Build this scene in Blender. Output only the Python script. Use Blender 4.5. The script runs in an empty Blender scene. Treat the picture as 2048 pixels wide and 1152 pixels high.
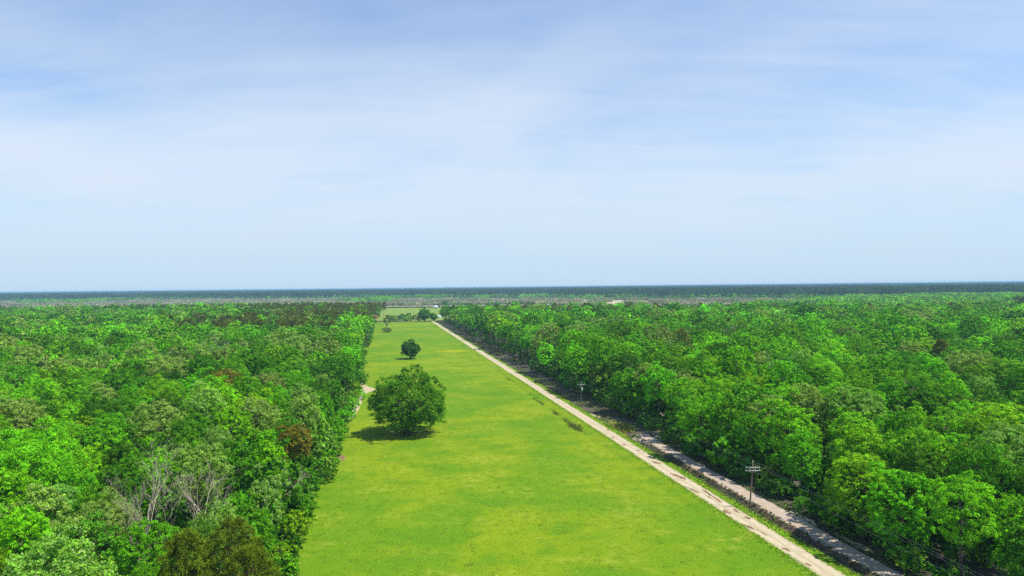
import bpy, math, random
import numpy as np
from mathutils import Matrix, Vector

R = math.radians
SC = bpy.context.scene
COL = SC.collection

# ------------------------------------------------------------------ camera
CAM_H, FPX, ROLL, PITCH = 40.0, 1400.0, 0.0107, 2.5 / 1400.0      # metres, focal length in 2048-px units
cam = bpy.data.cameras.new('camera')
cam.sensor_width = 36.0
cam.lens = FPX / 2048.0 * 36.0
cam.clip_start, cam.clip_end = 0.5, 60000.0
cam_ob = bpy.data.objects.new('camera', cam)
COL.objects.link(cam_ob)
fwd = Vector((0, math.cos(PITCH), -math.sin(PITCH)))
right0 = Vector((1, 0, 0)); up0 = right0.cross(fwd)
right = (right0 * math.cos(ROLL) - up0 * math.sin(ROLL)).normalized()
up = right.cross(fwd).normalized()
cam_ob.matrix_world = Matrix(((right.x, up.x, -fwd.x, 0), (right.y, up.y, -fwd.y, 0), (right.z, up.z, -fwd.z, CAM_H), (0, 0, 0, 1)))
SC.camera = cam_ob

# ------------------------------------------------------------------ sun, sky, exposure
SUN_EL, SUN_AZ = R(61), R(104)             # azimuth clockwise from the view direction (+Y)
sun = bpy.data.lights.new('sun', 'SUN')
sun.energy, sun.angle, sun.color = 5.0, R(0.55), (1.0, 0.955, 0.88)
sun_ob = bpy.data.objects.new('sun', sun)
COL.objects.link(sun_ob)
sdir = Vector((math.sin(SUN_AZ) * math.cos(SUN_EL), math.cos(SUN_AZ) * math.cos(SUN_EL), math.sin(SUN_EL)))
sun_ob.rotation_euler = sdir.to_track_quat('Z', 'Y').to_euler()

SC.view_settings.view_transform = 'Standard'
SC.view_settings.look = 'None'
SC.view_settings.exposure = 0.22
SC.view_settings.gamma = 1.0
SC.view_settings.use_curve_mapping = False
cy = SC.cycles
cy.max_bounces, cy.diffuse_bounces, cy.glossy_bounces, cy.transmission_bounces = 5, 2, 1, 3
cy.volume_bounces, cy.transparent_max_bounces = 1, 4
cy.use_denoising = False
SC.render.filter_size = 1.2
cy.sample_clamp_indirect = 4.0


class NT:
    """small helper to wire nodes"""
    def __init__(self, tree):
        self.t = tree
        tree.nodes.clear()
    def n(self, typ, **kw):
        node = self.t.nodes.new(typ)
        for k, v in kw.items():
            if k.startswith('in_'):
                key = k[3:]
                key = int(key) if key.isdigit() else key.replace('_', ' ')
                if isinstance(v, bpy.types.NodeSocket):
                    self.t.links.new(v, node.inputs[key])
                else:
                    node.inputs[key].default_value = v
            else:
                setattr(node, k, v)
        return node
    def link(self, a, b): self.t.links.new(a, b)
    def val(self, sock, v):
        if isinstance(v, bpy.types.NodeSocket): self.t.links.new(v, sock)
        else: sock.default_value = v
    def math(self, op, a, b=0.0, c=None, clamp=False):
        m = self.t.nodes.new('ShaderNodeMath'); m.operation = op; m.use_clamp = clamp
        self.val(m.inputs[0], a); self.val(m.inputs[1], b)
        if c is not None: self.val(m.inputs[2], c)
        return m.outputs[0]
    def mix(self, fac, a, b, mode='MIX'):
        m = self.t.nodes.new('ShaderNodeMix'); m.data_type = 'RGBA'; m.blend_type = mode
        self.val(m.inputs[0], fac)
        self.val(m.inputs[6], a if isinstance(a, bpy.types.NodeSocket) else (*a, 1) if len(a) == 3 else a)
        self.val(m.inputs[7], b if isinstance(b, bpy.types.NodeSocket) else (*b, 1) if len(b) == 3 else b)
        return m.outputs[2]
    def noise(self, vec, scale, detail=4.0, rough=0.55, dist=0.0):
        n = self.t.nodes.new('ShaderNodeTexNoise')
        if vec is not None: self.t.links.new(vec, n.inputs['Vector'])
        n.inputs['Scale'].default_value = scale; n.inputs['Detail'].default_value = detail
        n.inputs['Roughness'].default_value = rough; n.inputs['Distortion'].default_value = dist
        return n.outputs[0]
    def ss(self, x, lo, hi):
        m = self.t.nodes.new('ShaderNodeMapRange'); m.interpolation_type = 'SMOOTHSTEP'
        self.val(m.inputs[0], x); m.inputs[1].default_value = lo; m.inputs[2].default_value = hi
        return m.outputs[0]
    def mapping(self, vec, scale=(1, 1, 1), rot=(0, 0, 0), loc=(0, 0, 0)):
        m = self.t.nodes.new('ShaderNodeMapping'); self.t.links.new(vec, m.inputs[0])
        m.inputs['Scale'].default_value = scale; m.inputs['Rotation'].default_value = rot; m.inputs['Location'].default_value = loc
        return m.outputs[0]


world = bpy.data.worlds.new('World')
SC.world = world
world.use_nodes = True
w = NT(world.node_tree)
sky = w.n('ShaderNodeTexSky', sky_type='NISHITA', sun_disc=False, sun_elevation=SUN_EL, sun_rotation=SUN_AZ,
          altitude=0.0, air_density=1.0, dust_density=0.15, ozone_density=3.0)
SKY_STRENGTH = 0.15
tc = w.n('ShaderNodeTexCoord')
sep = w.n('ShaderNodeSeparateXYZ', in_0=tc.outputs['Generated'])
# thin high cloud: a flat layer overhead, seen in the direction of the ray
zc = w.math('ADD', w.math('MAXIMUM', sep.outputs[2], 0.0), 0.22)
cmb = w.n('ShaderNodeCombineXYZ', in_0=w.math('DIVIDE', sep.outputs[0], zc), in_1=w.math('DIVIDE', sep.outputs[1], zc))
veil = w.noise(w.mapping(cmb.outputs[0], (1.0, 1.0, 1), (0, 0, R(-18)), (7.7, 4.5, 0)), 1.15, 3.0, 0.45, 0.35)
streak = w.noise(w.mapping(cmb.outputs[0], (0.55, 2.2, 1), (0, 0, R(-16)), (11.7, 7.7, 0)), 2.3, 8.0, 0.60, 0.6)
dens = w.math('ADD', w.math('MULTIPLY', w.ss(veil, 0.10, 0.90), 1.25), w.math('MULTIPLY', w.ss(streak, 0.28, 0.80), 0.42))
depth = w.math('MINIMUM', w.math('DIVIDE', 0.068, w.math('MULTIPLY_ADD', sep.outputs[2], sep.outputs[2], 0.02)), 2.0)      # longer path near the horizon
fac = w.math('SUBTRACT', 1.0, w.math('EXPONENT', w.math('MULTIPLY', w.math('MULTIPLY', dens, depth), -1.3)), clamp=True)
skyc = w.mix(1.0, sky.outputs[0], (SKY_STRENGTH * 0.47, SKY_STRENGTH * 0.79, SKY_STRENGTH * 1.0), 'MULTIPLY')
skyc = w.mix(fac, skyc, (0.68, 0.745, 0.84))
air = w.math('EXPONENT', w.math('MULTIPLY', w.math('POWER', w.math('MAXIMUM', sep.outputs[2], 0.0), 1.3), -16.0))        # pale blue air low over the horizon
skyc = w.mix(w.math('MULTIPLY', air, 0.92), skyc, (0.46, 0.615, 0.765))
bg = w.n('ShaderNodeBackground', in_Color=skyc, in_Strength=1.0)
wo = w.n('ShaderNodeOutputWorld', in_Surface=bg.outputs[0])


# ------------------------------------------------------------------ helpers
def tag(o, label=None, cat=None, group=None, kind=None):
    if label: o['label'] = label
    if cat: o['category'] = cat
    if group: o['group'] = group
    if kind: o['kind'] = kind
    return o


def mesh(name, V, F, mats=(), attrs=None, smooth=False, mat_idx=None):
    """V (n,3) array; F list of int arrays each (k, m): all faces of one corner count per array"""
    me = bpy.data.meshes.new(name)
    V = np.asarray(V, np.float32)
    Fs = [np.asarray(f, np.int32) for f in (F if isinstance(F, list) else [F]) if len(f)]
    me.vertices.add(len(V)); me.vertices.foreach_set('co', V.ravel())
    tot = np.concatenate([np.full(len(f), f.shape[1], np.int32) for f in Fs])
    idx = np.concatenate([f.ravel() for f in Fs])
    me.loops.add(len(idx)); me.loops.foreach_set('vertex_index', idx)
    me.polygons.add(len(tot))
    st = np.concatenate([[0], np.cumsum(tot)[:-1]]).astype(np.int32)
    me.polygons.foreach_set('loop_start', st)
    if mat_idx is not None: me.polygons.foreach_set('material_index', np.asarray(mat_idx, np.int32))
    me.update(calc_edges=True)
    for m in mats: me.materials.append(m)
    for k, v in (attrs or {}).items():
        v = np.asarray(v, np.float32)
        if v.ndim == 1:
            a = me.attributes.new(k, 'FLOAT', 'POINT'); a.data.foreach_set('value', v)
        else:
            a = me.attributes.new(k, 'FLOAT_COLOR', 'POINT'); a.data.foreach_set('color', v.ravel())
    if smooth: me.polygons.foreach_set('use_smooth', np.ones(len(tot), bool))
    me.validate()
    return me


def link(name, me, parent=None, loc=(0, 0, 0), rz=0.0):
    o = bpy.data.objects.new(name, me)
    COL.objects.link(o)
    o.location = loc; o.rotation_euler = (0, 0, rz)
    if parent: o.parent = parent
    return o


def empty(name, loc, rz=0.0):
    o = bpy.data.objects.new(name, None)
    COL.objects.link(o)
    o.location = loc; o.rotation_euler = (0, 0, rz); o.empty_display_size = 0.5
    return o


class MB:
    """collects simple solids into one mesh"""
    def __init__(self): self.V = []; self.F3 = []; self.F4 = []; self.n = 0
    def add(self, V, F4=(), F3=()):
        V = np.asarray(V, float)
        if len(F4): self.F4.append(np.asarray(F4) + self.n)
        if len(F3): self.F3.append(np.asarray(F3) + self.n)
        self.V.append(V); self.n += len(V)
        return self
    def tube(self, pts, rad, sides=7, cap=True):
        pts = np.asarray(pts, float); rad = np.broadcast_to(rad, (len(pts),))
        d = np.gradient(pts, axis=0); d /= np.linalg.norm(d, axis=1)[:, None] + 1e-9
        ref = np.array([0.31, 0.95, 0.05]) if abs(d[0][2]) > 0.5 else np.array([0, 0, 1.0])
        a = np.cross(d, ref); a /= np.linalg.norm(a, axis=1)[:, None] + 1e-9
        b = np.cross(d, a)
        th = np.arange(sides) * 2 * math.pi / sides
        V = pts[:, None] + rad[:, None, None] * (np.cos(th)[None, :, None] * a[:, None] + np.sin(th)[None, :, None] * b[:, None])
        F = []
        for i in range(len(pts) - 1):
            for j in range(sides):
                k = (j + 1) % sides
                F.append((i * sides + j, i * sides + k, (i + 1) * sides + k, (i + 1) * sides + j))
        V = V.reshape(-1, 3); F3 = []
        if cap:
            V = np.vstack([V, pts[:1], pts[-1:]]); n0 = len(V) - 2; e = (len(pts) - 1) * sides
            for j in range(sides):
                k = (j + 1) % sides
                F3.append((k, j, n0)); F3.append((e + j, e + k, n0 + 1))
        return self.add(V, F, F3)
    def box(self, c, s, rz=0.0):
        x, y, z = np.array(s) / 2
        V = np.array([(i, j, k) for k in (-z, z) for i, j in ((-x, -y), (x, -y), (x, y), (-x, y))])
        ca, sa = math.cos(rz), math.sin(rz)
        V = np.stack([V[:, 0] * ca - V[:, 1] * sa, V[:, 0] * sa + V[:, 1] * ca, V[:, 2]], 1) + np.array(c)
        return self.add(V, [(0, 3, 2, 1), (4, 5, 6, 7), (0, 1, 5, 4), (1, 2, 6, 5), (2, 3, 7, 6), (3, 0, 4, 7)])
    def arrays(self):
        F = []
        if self.F4: F.append(np.concatenate(self.F4))
        if self.F3: F.append(np.concatenate(self.F3))
        return np.concatenate(self.V), F
    def mesh(self, name, mat, smooth=False, attrs=None):
        V, F = self.arrays()
        return mesh(name, V, F, [mat], attrs, smooth)


def mat(name):
    m = bpy.data.materials.new(name); m.use_nodes = True
    return m, NT(m.node_tree)


def simple_mat(name, c1, c2, scale=2.0, rough=0.9, bump=0.0, spec=0.2, stretch=(1, 1, 1)):
    m, t = mat(name)
    co = t.n('ShaderNodeTexCoord').outputs['Object']
    v = t.mapping(co, stretch)
    nz = t.noise(v, scale, 6.0, 0.62)
    col = t.mix(t.ss(nz, 0.3, 0.7), c1, c2)
    p = t.n('ShaderNodeBsdfPrincipled', in_Base_Color=col, in_Roughness=rough)
    p.inputs['Specular IOR Level'].default_value = spec
    if bump:
        b = t.n('ShaderNodeBump', in_Height=nz, in_Distance=bump, in_Strength=0.8)
        t.link(b.outputs[0], p.inputs['Normal'])
    t.n('ShaderNodeOutputMaterial', in_Surface=p.outputs[0])
    return m


BLOOM = (0.40, 0.49, 0.20)


def leaf_mat(name, source, transl=0.30):
    """foliage colour comes from the tree itself (object colour or the colour stored with the scattered tree); leaves vary"""
    m, t = mat(name)
    if source == 'object':
        oi = t.n('ShaderNodeObjectInfo'); base, al = oi.outputs['Color'], oi.outputs['Alpha']
    elif source == 'instance':
        at = t.n('ShaderNodeAttribute', attribute_type='INSTANCER', attribute_name='tint'); base, al = at.outputs['Color'], at.outputs['Alpha']
    else:
        at = t.n('ShaderNodeAttribute', attribute_type='GEOMETRY', attribute_name='col'); base, al = at.outputs['Color'], at.outputs['Alpha']
    var = t.n('ShaderNodeAttribute', attribute_type='GEOMETRY', attribute_name='var').outputs['Fac']
    va2 = t.n('ShaderNodeAttribute', attribute_type='GEOMETRY', attribute_name='vtwo').outputs['Fac']
    k = t.math('MULTIPLY_ADD', t.math('POWER', var, 1.3), 1.45, 0.38)
    kk = t.n('ShaderNodeCombineXYZ', in_0=k, in_1=k, in_2=k)
    col = t.mix(1.0, base, kk.outputs[0], 'MULTIPLY')
    pn = t.noise(t.n('ShaderNodeTexCoord').outputs['Object'], 0.45, 3, 0.6)
    col = t.mix(t.math('MULTIPLY', t.ss(pn, 0.45, 0.75), 0.55), col, t.mix(1.0, col, (1.30, 1.14, 0.8), 'MULTIPLY'))
    col = t.mix(t.math('MULTIPLY', t.math('GREATER_THAN', va2, 0.8), 0.28), col, (0.26, 0.30, 0.03))      # fresh yellowish leaves
    if source == 'patch':
        rk = t.math('MULTIPLY_ADD', t.n('ShaderNodeObjectInfo').outputs['Random'], 0.7, 0.68)
        col = t.mix(1.0, col, t.n('ShaderNodeCombineXYZ', in_0=rk, in_1=rk, in_2=rk).outputs[0], 'MULTIPLY')
    else:
        col = t.mix(t.math('MULTIPLY', t.math('GREATER_THAN', va2, al), 0.62), col, BLOOM)   # pale catkins / blossom
    p = t.n('ShaderNodeBsdfPrincipled', in_Base_Color=col, in_Roughness=0.6)
    p.inputs['Specular IOR Level'].default_value = 0.06
    tr = t.n('ShaderNodeBsdfTranslucent', in_Color=t.mix(1.0, col, (1.15, 1.1, 0.55), 'MULTIPLY'))
    mx = t.n('ShaderNodeMixShader', in_0=transl, in_1=p.outputs[0], in_2=tr.outputs[0])
    t.n('ShaderNodeOutputMaterial', in_Surface=mx.outputs[0])
    return m


M = {}
M['leaf'] = leaf_mat('foliage', 'object')
M['leaf_inst'] = leaf_mat('foliage_woodland', 'instance')
M['leaf_patch'] = leaf_mat('foliage_distant', 'patch', 0.25)
M['bark'] = simple_mat('bark', (0.055, 0.042, 0.032), (0.15, 0.125, 0.10), 6.0, 0.95, 0.05, 0.1, (1, 1, 0.25))
M['pine_bark'] = simple_mat('pine_bark', (0.10, 0.06, 0.04), (0.20, 0.13, 0.09), 6.0, 0.95, 0.05, 0.1, (1, 1, 0.3))
M['dead_wood'] = simple_mat('weathered_branches', (0.33, 0.27, 0.18), (0.55, 0.48, 0.37), 2.5, 0.9, 0.0, 0.1)
M['pole_wood'] = simple_mat('pole_wood', (0.13, 0.085, 0.06), (0.27, 0.20, 0.15), 3.0, 0.9, 0.01, 0.15, (4, 4, 0.4))
M['arm_wood'] = simple_mat('crossarm_wood', (0.46, 0.44, 0.40), (0.60, 0.58, 0.54), 5.0, 0.85, 0.0, 0.2)
M['porcelain'] = simple_mat('porcelain', (0.62, 0.63, 0.64), (0.70, 0.71, 0.72), 4.0, 0.25, 0.0, 0.5)
M['transformer'] = simple_mat('transformer_paint', (0.50, 0.53, 0.55), (0.60, 0.62, 0.64), 2.0, 0.45, 0.0, 0.4)
M['wire'] = simple_mat('wire', (0.20, 0.20, 0.20), (0.26, 0.26, 0.26), 1.0, 0.4, 0.0, 0.6)
M['white_paint'] = simple_mat('white_paint', (0.72, 0.71, 0.68), (0.82, 0.81, 0.79), 1.2, 0.6, 0.0, 0.3)
M['metal_roof'] = simple_mat('metal_roof', (0.62, 0.63, 0.65), (0.74, 0.75, 0.76), 1.0, 0.4, 0.0, 0.5)
M['rust'] = simple_mat('rusty_metal', (0.20, 0.06, 0.03), (0.33, 0.12, 0.06), 1.5, 0.8, 0.0, 0.2)
M['dark_gap'] = simple_mat('dark_interior', (0.03, 0.03, 0.03), (0.05, 0.045, 0.04), 2.0, 0.9)

# ------------------------------------------------------------------ the lie of the land (road coordinates: s across, t along)
DX, DY = -0.18476, 0.98278
ORX = 61.1


def to_st(x, y):
    x = np.asarray(x, float) - ORX
    return x * DY - np.asarray(y, float) * DX, x * DX + np.asarray(y, float) * DY


def to_xy(s, t):
    s = np.asarray(s, float); t = np.asarray(t, float)
    return ORX + t * DX + s * DY, t * DY - s * DX


def sst(x, a, b):
    k = np.clip((np.asarray(x, float) - a) / (b - a), 0, 1)
    return k * k * (3 - 2 * k)


def vnoise(x, y, seed=0):
    """cheap smooth noise in -1..1"""
    r = np.random.RandomState(seed); o = 0
    for i in range(6):
        a, ph, f = r.uniform(0, 6.28), r.uniform(0, 6.28), 1.0 * 1.55 ** i
        o = o + np.sin((x * math.cos(a) + y * math.sin(a)) * f + ph + 1.3 * np.sin((x * math.sin(a) - y * math.cos(a)) * f * 0.7 + ph)) / 1.35 ** i
    return o / 3.0


def hz(x, y):
    """ground height"""
    s, t = to_st(x, y)
    h = 0.16 * vnoise(np.asarray(x) / 45.0, np.asarray(y) / 60.0, 3) * sst(np.abs(s), 14, 40) * (1 - sst(t, 900, 1300))
    h = h + 0.14 * (1 - sst(np.abs(s), 1.4, 3.0))                                               # road crown
    near = 1 - sst(t, 186, 200)
    h = h - 0.75 * near * sst(s, 3.6, 5.0) * (1 - sst(s, 5.3, 6.5))                               # freshly dug ditch beside the track
    h = h - 0.45 * (1 - near) * sst(s, 3.5, 6.0) * (1 - sst(s, 7.5, 11.0))
    h = h - 0.30 * sst(s, -8.5, -6.2) * (1 - sst(s, -6.0, -3.8)) * sst(t, 90, 130)                  # shallow swale on the pasture side
    return h


PASTURE_EDGE = np.array([(-26, 60), (-31, 97.6), (-33.9, 110.5), (-38.1, 137.5), (-41.2, 161), (-46, 191), (-50.8, 221), (-57.1, 262), (-65.7, 305),
                         (-73.2, 343), (-94.8, 454), (-103.3, 516), (-132.6, 670), (-159, 816), (-176, 880)])


def edge_x(y):
    return np.interp(y, PASTURE_EDGE[:, 1], PASTURE_EDGE[:, 0])


def grid(name, S, T, off, m, xy=None, rough=0.0, seed=0):
    """sheet over the lattice S x T in road coordinates, draped on the ground"""
    if xy is None:
        SS, TT = np.meshgrid(S, T); X, Y = to_xy(SS, TT)
    else: X, Y = xy
    Z = hz(X, Y) + off
    if rough:
        Z = Z + rough * vnoise(X * 1.7, Y * 1.7, seed) + rough * 0.6 * vnoise(X * 4.7, Y * 4.3, seed + 1)
    nt, ns = X.shape
    i = np.arange(nt * ns).reshape(nt, ns)
    F = np.stack([i[:-1, :-1], i[:-1, 1:], i[1:, 1:], i[1:, :-1]], -1).reshape(-1, 4)
    return mesh(name, np.stack([X, Y, Z], -1).reshape(-1, 3), F, [m], smooth=True)


# ground materials
def ground_mat():
    m, t = mat('forest_floor')
    co = t.n('ShaderNodeTexCoord').outputs['Object']
    n1 = t.noise(co, 0.35, 6, 0.6); n2 = t.noise(co, 3.0, 5, 0.65); n3 = t.noise(co, 0.0016, 3, 0.5)
    c = t.mix(t.ss(n2, 0.3, 0.7), (0.055, 0.042, 0.028), (0.13, 0.10, 0.065))
    c = t.mix(t.ss(n1, 0.45, 0.62), c, (0.035, 0.075, 0.014))
    far = t.mix(t.ss(n3, 0.42, 0.60), (0.06, 0.11, 0.025), (0.24, 0.20, 0.11))
    pos = t.n('ShaderNodeSeparateXYZ', in_0=co).outputs[1]
    c = t.mix(t.ss(pos, 1050, 1250), c, far)
    p = t.n('ShaderNodeBsdfPrincipled', in_Base_Color=c, in_Roughness=0.95)
    b = t.n('ShaderNodeBump', in_Height=n2, in_Distance=0.12, in_Strength=0.7)
    t.link(b.outputs[0], p.inputs['Normal'])
    t.n('ShaderNodeOutputMaterial', in_Surface=p.outputs[0])
    return m


def grass_mat(name, g1, g2, g3, dry, dryness=1.0):
    m, t = mat(name)
    co = t.n('ShaderNodeTexCoord').outputs['Object']
    big = t.noise(t.mapping(co, (1, 0.7, 1), (0, 0, 0.2)), 0.026, 4, 0.55, 0.6)
    mid = t.noise(t.mapping(co, (1, 1.6, 1)), 0.075, 5, 0.6, 0.3)
    sml = t.noise(co, 0.55, 5, 0.62)
    fin = t.noise(co, 4.2, 4, 0.7)
    c = t.mix(t.ss(big, 0.36, 0.64), g1, g2)
    mow = t.noise(t.mapping(t.mapping(co, (1, 1, 1), (0, 0, -math.atan2(-DX, DY))), (0.42, 0.018, 1)), 1.0, 3, 0.6)
    c = t.mix(t.math('MULTIPLY', t.ss(mow, 0.40, 0.66), 0.30), c, t.mix(1.0, c, (0.72, 0.84, 0.8), 'MULTIPLY'))
    c = t.mix(t.math('MULTIPLY', t.ss(mid, 0.47, 0.66), 0.85), c, g3)
    c = t.mix(t.math('MULTIPLY', t.math('MULTIPLY', t.ss(mid, 0.50, 0.28), t.ss(sml, 0.42, 0.66)), 0.55 * dryness), c, dry)
    c = t.mix(t.math('MULTIPLY', t.ss(fin, 0.42, 0.70), 0.38 * dryness), c, dry)
    c = t.mix(t.math('MULTIPLY', t.ss(t.math('ADD', t.math('MULTIPLY', sml, 0.5), t.math('MULTIPLY', fin, 0.5)), 0.48, 0.36), 0.85), c, (0.05, 0.115, 0.004))
    p = t.n('ShaderNodeBsdfPrincipled', in_Base_Color=c, in_Roughness=0.85)
    p.inputs['Specular IOR Level'].default_value = 0.03
    h = t.math('ADD', t.math('MULTIPLY', fin, 0.10), t.math('MULTIPLY', sml, 0.35))
    b = t.n('ShaderNodeBump', in_Height=h, in_Distance=1.0, in_Strength=0.55)
    t.link(b.outputs[0], p.inputs['Normal'])
    t.n('ShaderNodeOutputMaterial', in_Surface=p.outputs[0])
    return m


def earth_mat(name, c1, c2, c3, rough=0.95, bump=0.08, scale=1.0, along=False):
    m, t = mat(name)
    co = t.n('ShaderNodeTexCoord').outputs['Object']
    v = t.mapping(co, (2.2, 0.35, 1), (0, 0, -math.atan2(-DX, DY))) if along else co
    a = t.noise(v, 0.9 * scale, 5, 0.6); f = t.noise(co, 7.0 * scale, 4, 0.65); g = t.noise(co, 0.22 * scale, 4, 0.6)
    c = t.mix(t.ss(a, 0.32, 0.68), c1, c2)
    c = t.mix(t.math('MULTIPLY', t.ss(g, 0.5, 0.68), 0.7), c, c3)
    if along:
        xyz = t.n('ShaderNodeSeparateXYZ', in_0=co)
        sv = t.math('ADD', t.math('MULTIPLY', t.math('SUBTRACT', xyz.outputs[0], ORX), DY), t.math('MULTIPLY', xyz.outputs[1], -DX))
        sv = t.math('ADD', sv, t.math('MULTIPLY', t.math('SUBTRACT', g, 0.5), 0.9))
        away = t.math('ABSOLUTE', t.math('SUBTRACT', t.math('ABSOLUTE', sv), 0.8))
        c = t.mix(t.math('MULTIPLY', t.ss(away, 0.28, 0.62), 0.55), c, c3)          # loose darker gravel between and beside the wheel tracks
    k = t.math('MULTIPLY_ADD', f, 0.5, 0.75)
    c = t.mix(1.0, c, t.n('ShaderNodeCombineXYZ', in_0=k, in_1=k, in_2=k).outputs[0], 'MULTIPLY')
    p = t.n('ShaderNodeBsdfPrincipled', in_Base_Color=c, in_Roughness=rough)
    p.inputs['Specular IOR Level'].default_value = 0.15
    b = t.n('ShaderNodeBump', in_Height=f, in_Distance=bump, in_Strength=0.6)
    t.link(b.outputs[0], p.inputs['Normal'])
    t.n('ShaderNodeOutputMaterial', in_Surface=p.outputs[0])
    return m


M['ground'] = ground_mat()
M['pasture'] = grass_mat('pasture_grass', (0.088, 0.225, 0.002), (0.185, 0.275, 0.003), (0.066, 0.205, 0.002), (0.40, 0.385, 0.055))
M['verge'] = grass_mat('verge_grass', (0.105, 0.255, 0.004), (0.145, 0.295, 0.006), (0.085, 0.225, 0.003), (0.30, 0.30, 0.09), 0.6)
M['far_grass'] = grass_mat('far_field_grass', (0.17, 0.27, 0.03), (0.22, 0.30, 0.05), (0.14, 0.25, 0.02), (0.32, 0.31, 0.12))
M['road'] = earth_mat('crushed_limestone', (0.47, 0.395, 0.25), (0.56, 0.475, 0.315), (0.40, 0.32, 0.195), 0.95, 0.03, 1.0, True)
M['track'] = earth_mat('track_gravel', (0.37, 0.29, 0.21), (0.48, 0.39, 0.295), (0.43, 0.32, 0.19), 0.95, 0.12)
M['ditch'] = earth_mat('dug_earth', (0.065, 0.044, 0.028), (0.13, 0.092, 0.055), (0.21, 0.145, 0.075), 0.95, 0.18)
M['dirt'] = earth_mat('brown_dirt', (0.20, 0.12, 0.065), (0.28, 0.175, 0.10), (0.17, 0.095, 0.055), 0.95, 0.04)
M['straw'] = earth_mat('dry_straw', (0.42, 0.33, 0.19), (0.55, 0.46, 0.29), (0.33, 0.30, 0.13), 0.95, 0.05)
M['dry_field'] = earth_mat('dry_field', (0.40, 0.34, 0.20), (0.47, 0.41, 0.26), (0.28, 0.31, 0.12), 0.95, 0.0, 0.03)
M['mud_water'] = simple_mat('muddy_water', (0.30, 0.21, 0.09), (0.36, 0.26, 0.12), 0.6, 0.12, 0.0, 0.5)

# ground sheet to the horizon
S = np.unique(np.round(np.concatenate([[-18000, -9000, -5000, -2500, -1200, -700, -420], np.arange(-300, -12, 9), np.arange(-12, 14.1, 0.5), np.arange(20, 320, 9), [420, 700, 1200, 2500, 5000, 9000, 18000]]), 3))
T = np.unique(np.round(np.concatenate([[-400, 0, 30], np.arange(50, 320, 2.0), np.arange(320, 1000, 6), [1050, 1150, 1300, 1600, 2000, 2600, 3500, 5000, 7500, 11000, 15500]]), 3))
tag(link('ground', grid('ground', S, T, 0.0, M['ground'])), 'brown leaf-littered ground stretching from the woods to the horizon', 'ground', kind='structure')

rng = np.random.RandomState(7)
# pasture
T = np.unique(np.concatenate([np.arange(62, 300, 2.0), np.arange(300, 850, 4.0)]))
rows = []
for i, t in enumerate(T):
    lo = -90.0
    for _ in range(6):
        x, y = to_xy(lo, t); lo = float(to_st(edge_x(y) - 2.5, y)[0])
    hi = -1.45 + 0.22 * float(vnoise(t * 0.6, 0.0, 21))
    if t > 835: hi -= (t - 835) * 0.9
    k = np.linspace(0, 1, 64); k = np.concatenate([k[:-1] * 0.86, 0.86 + np.linspace(0, 0.14, 22)])
    rows.append(lo + (hi - lo) * k)
SS = np.array(rows); TT = np.repeat(T[:, None], SS.shape[1], 1)
tag(link('pasture', grid('pasture', None, None, 0.035, M['pasture'], to_xy(SS, TT))), 'long mown bright green pasture between the wood and the pale road', 'pasture', kind='structure')


def ribbon(name, T, lo, hi, off, m, n=9, rough=0.0, seed=0, **kw):
    k = np.linspace(0, 1, n)
    SS = lo[:, None] + (hi - lo)[:, None] * k; TT = np.repeat(np.asarray(T)[:, None], n, 1)
    return link(name, grid(name, None, None, off, m, to_xy(SS, TT), rough, seed))


# road: straight, then bending right behind the wood
T = np.concatenate([np.arange(60, 330, 1.2), np.arange(330, 836, 3.0)])
cs = np.zeros(len(T)); ct = T.copy()
ang = np.linspace(0, R(100), 26)[1:]
cs = np.concatenate([cs, 9 * (1 - np.cos(ang)), 9 * (1 - np.cos(ang[-1])) + np.arange(4, 90, 4) * math.sin(ang[-1])])
ct = np.concatenate([ct, 835 + 9 * np.sin(ang), 835 + 9 * np.sin(ang[-1]) + np.arange(4, 90, 4) * math.cos(ang[-1])])
tg = np.stack([np.gradient(cs), np.gradient(ct)], 1); tg /= np.linalg.norm(tg, axis=1)[:, None]
arc = np.cumsum(np.concatenate([[0], np.hypot(np.diff(cs), np.diff(ct))]))
wl = 1.78 + 0.13 * vnoise(arc * 0.45, 0, 5) + 0.08 * vnoise(arc * 1.9, 0, 6); wr = 1.85 + 0.18 * vnoise(arc * 0.4, 2, 8) + 0.12 * vnoise(arc * 1.7, 0, 9)
k = np.linspace(0, 1, 9)
off = -wl[:, None] + (wl + wr)[:, None] * k
road = link('road', grid('road', None, None, 0.07, M['road'], to_xy(cs[:, None] + off * tg[:, 1:2], ct[:, None] - off * tg[:, 0:1])))
tag(road, 'pale cream gravel road running straight beside the pasture to the far bend', 'road', kind='structure')


def blob(name, s0, t0, ls, lt, offz, m, parent=None, seed=0, rot=0.0, n=26):
    r = np.random.RandomState(seed)
    th = np.arange(n) * 2 * math.pi / n
    rr = 1 + 0.22 * np.sin(2 * th + r.uniform(0, 6)) + 0.16 * np.sin(3 * th + r.uniform(0, 6)) + 0.12 * np.sin(5 * th + r.uniform(0, 6)) + r.uniform(-.1, .1, n)
    ss, tt = [s0], [t0]
    for f in (0.5, 1.0):
        a, b = ls * rr * f * np.cos(th), lt * rr * f * np.sin(th)
        ss += list(s0 + a * math.cos(rot) - b * math.sin(rot)); tt += list(t0 + a * math.sin(rot) + b * math.cos(rot))
    X, Y = to_xy(ss, tt)
    V = np.stack([X, Y, hz(X, Y) + offz], 1)
    j = np.arange(n); k = (j + 1) % n
    F3 = np.stack([np.zeros(n, int), 1 + j, 1 + k], 1); F4 = np.stack([1 + j, 1 + n + j, 1 + n + k, 1 + k], 1)
    return link(name, mesh(name, V, [F4, F3], [m], smooth=True), parent)


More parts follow.
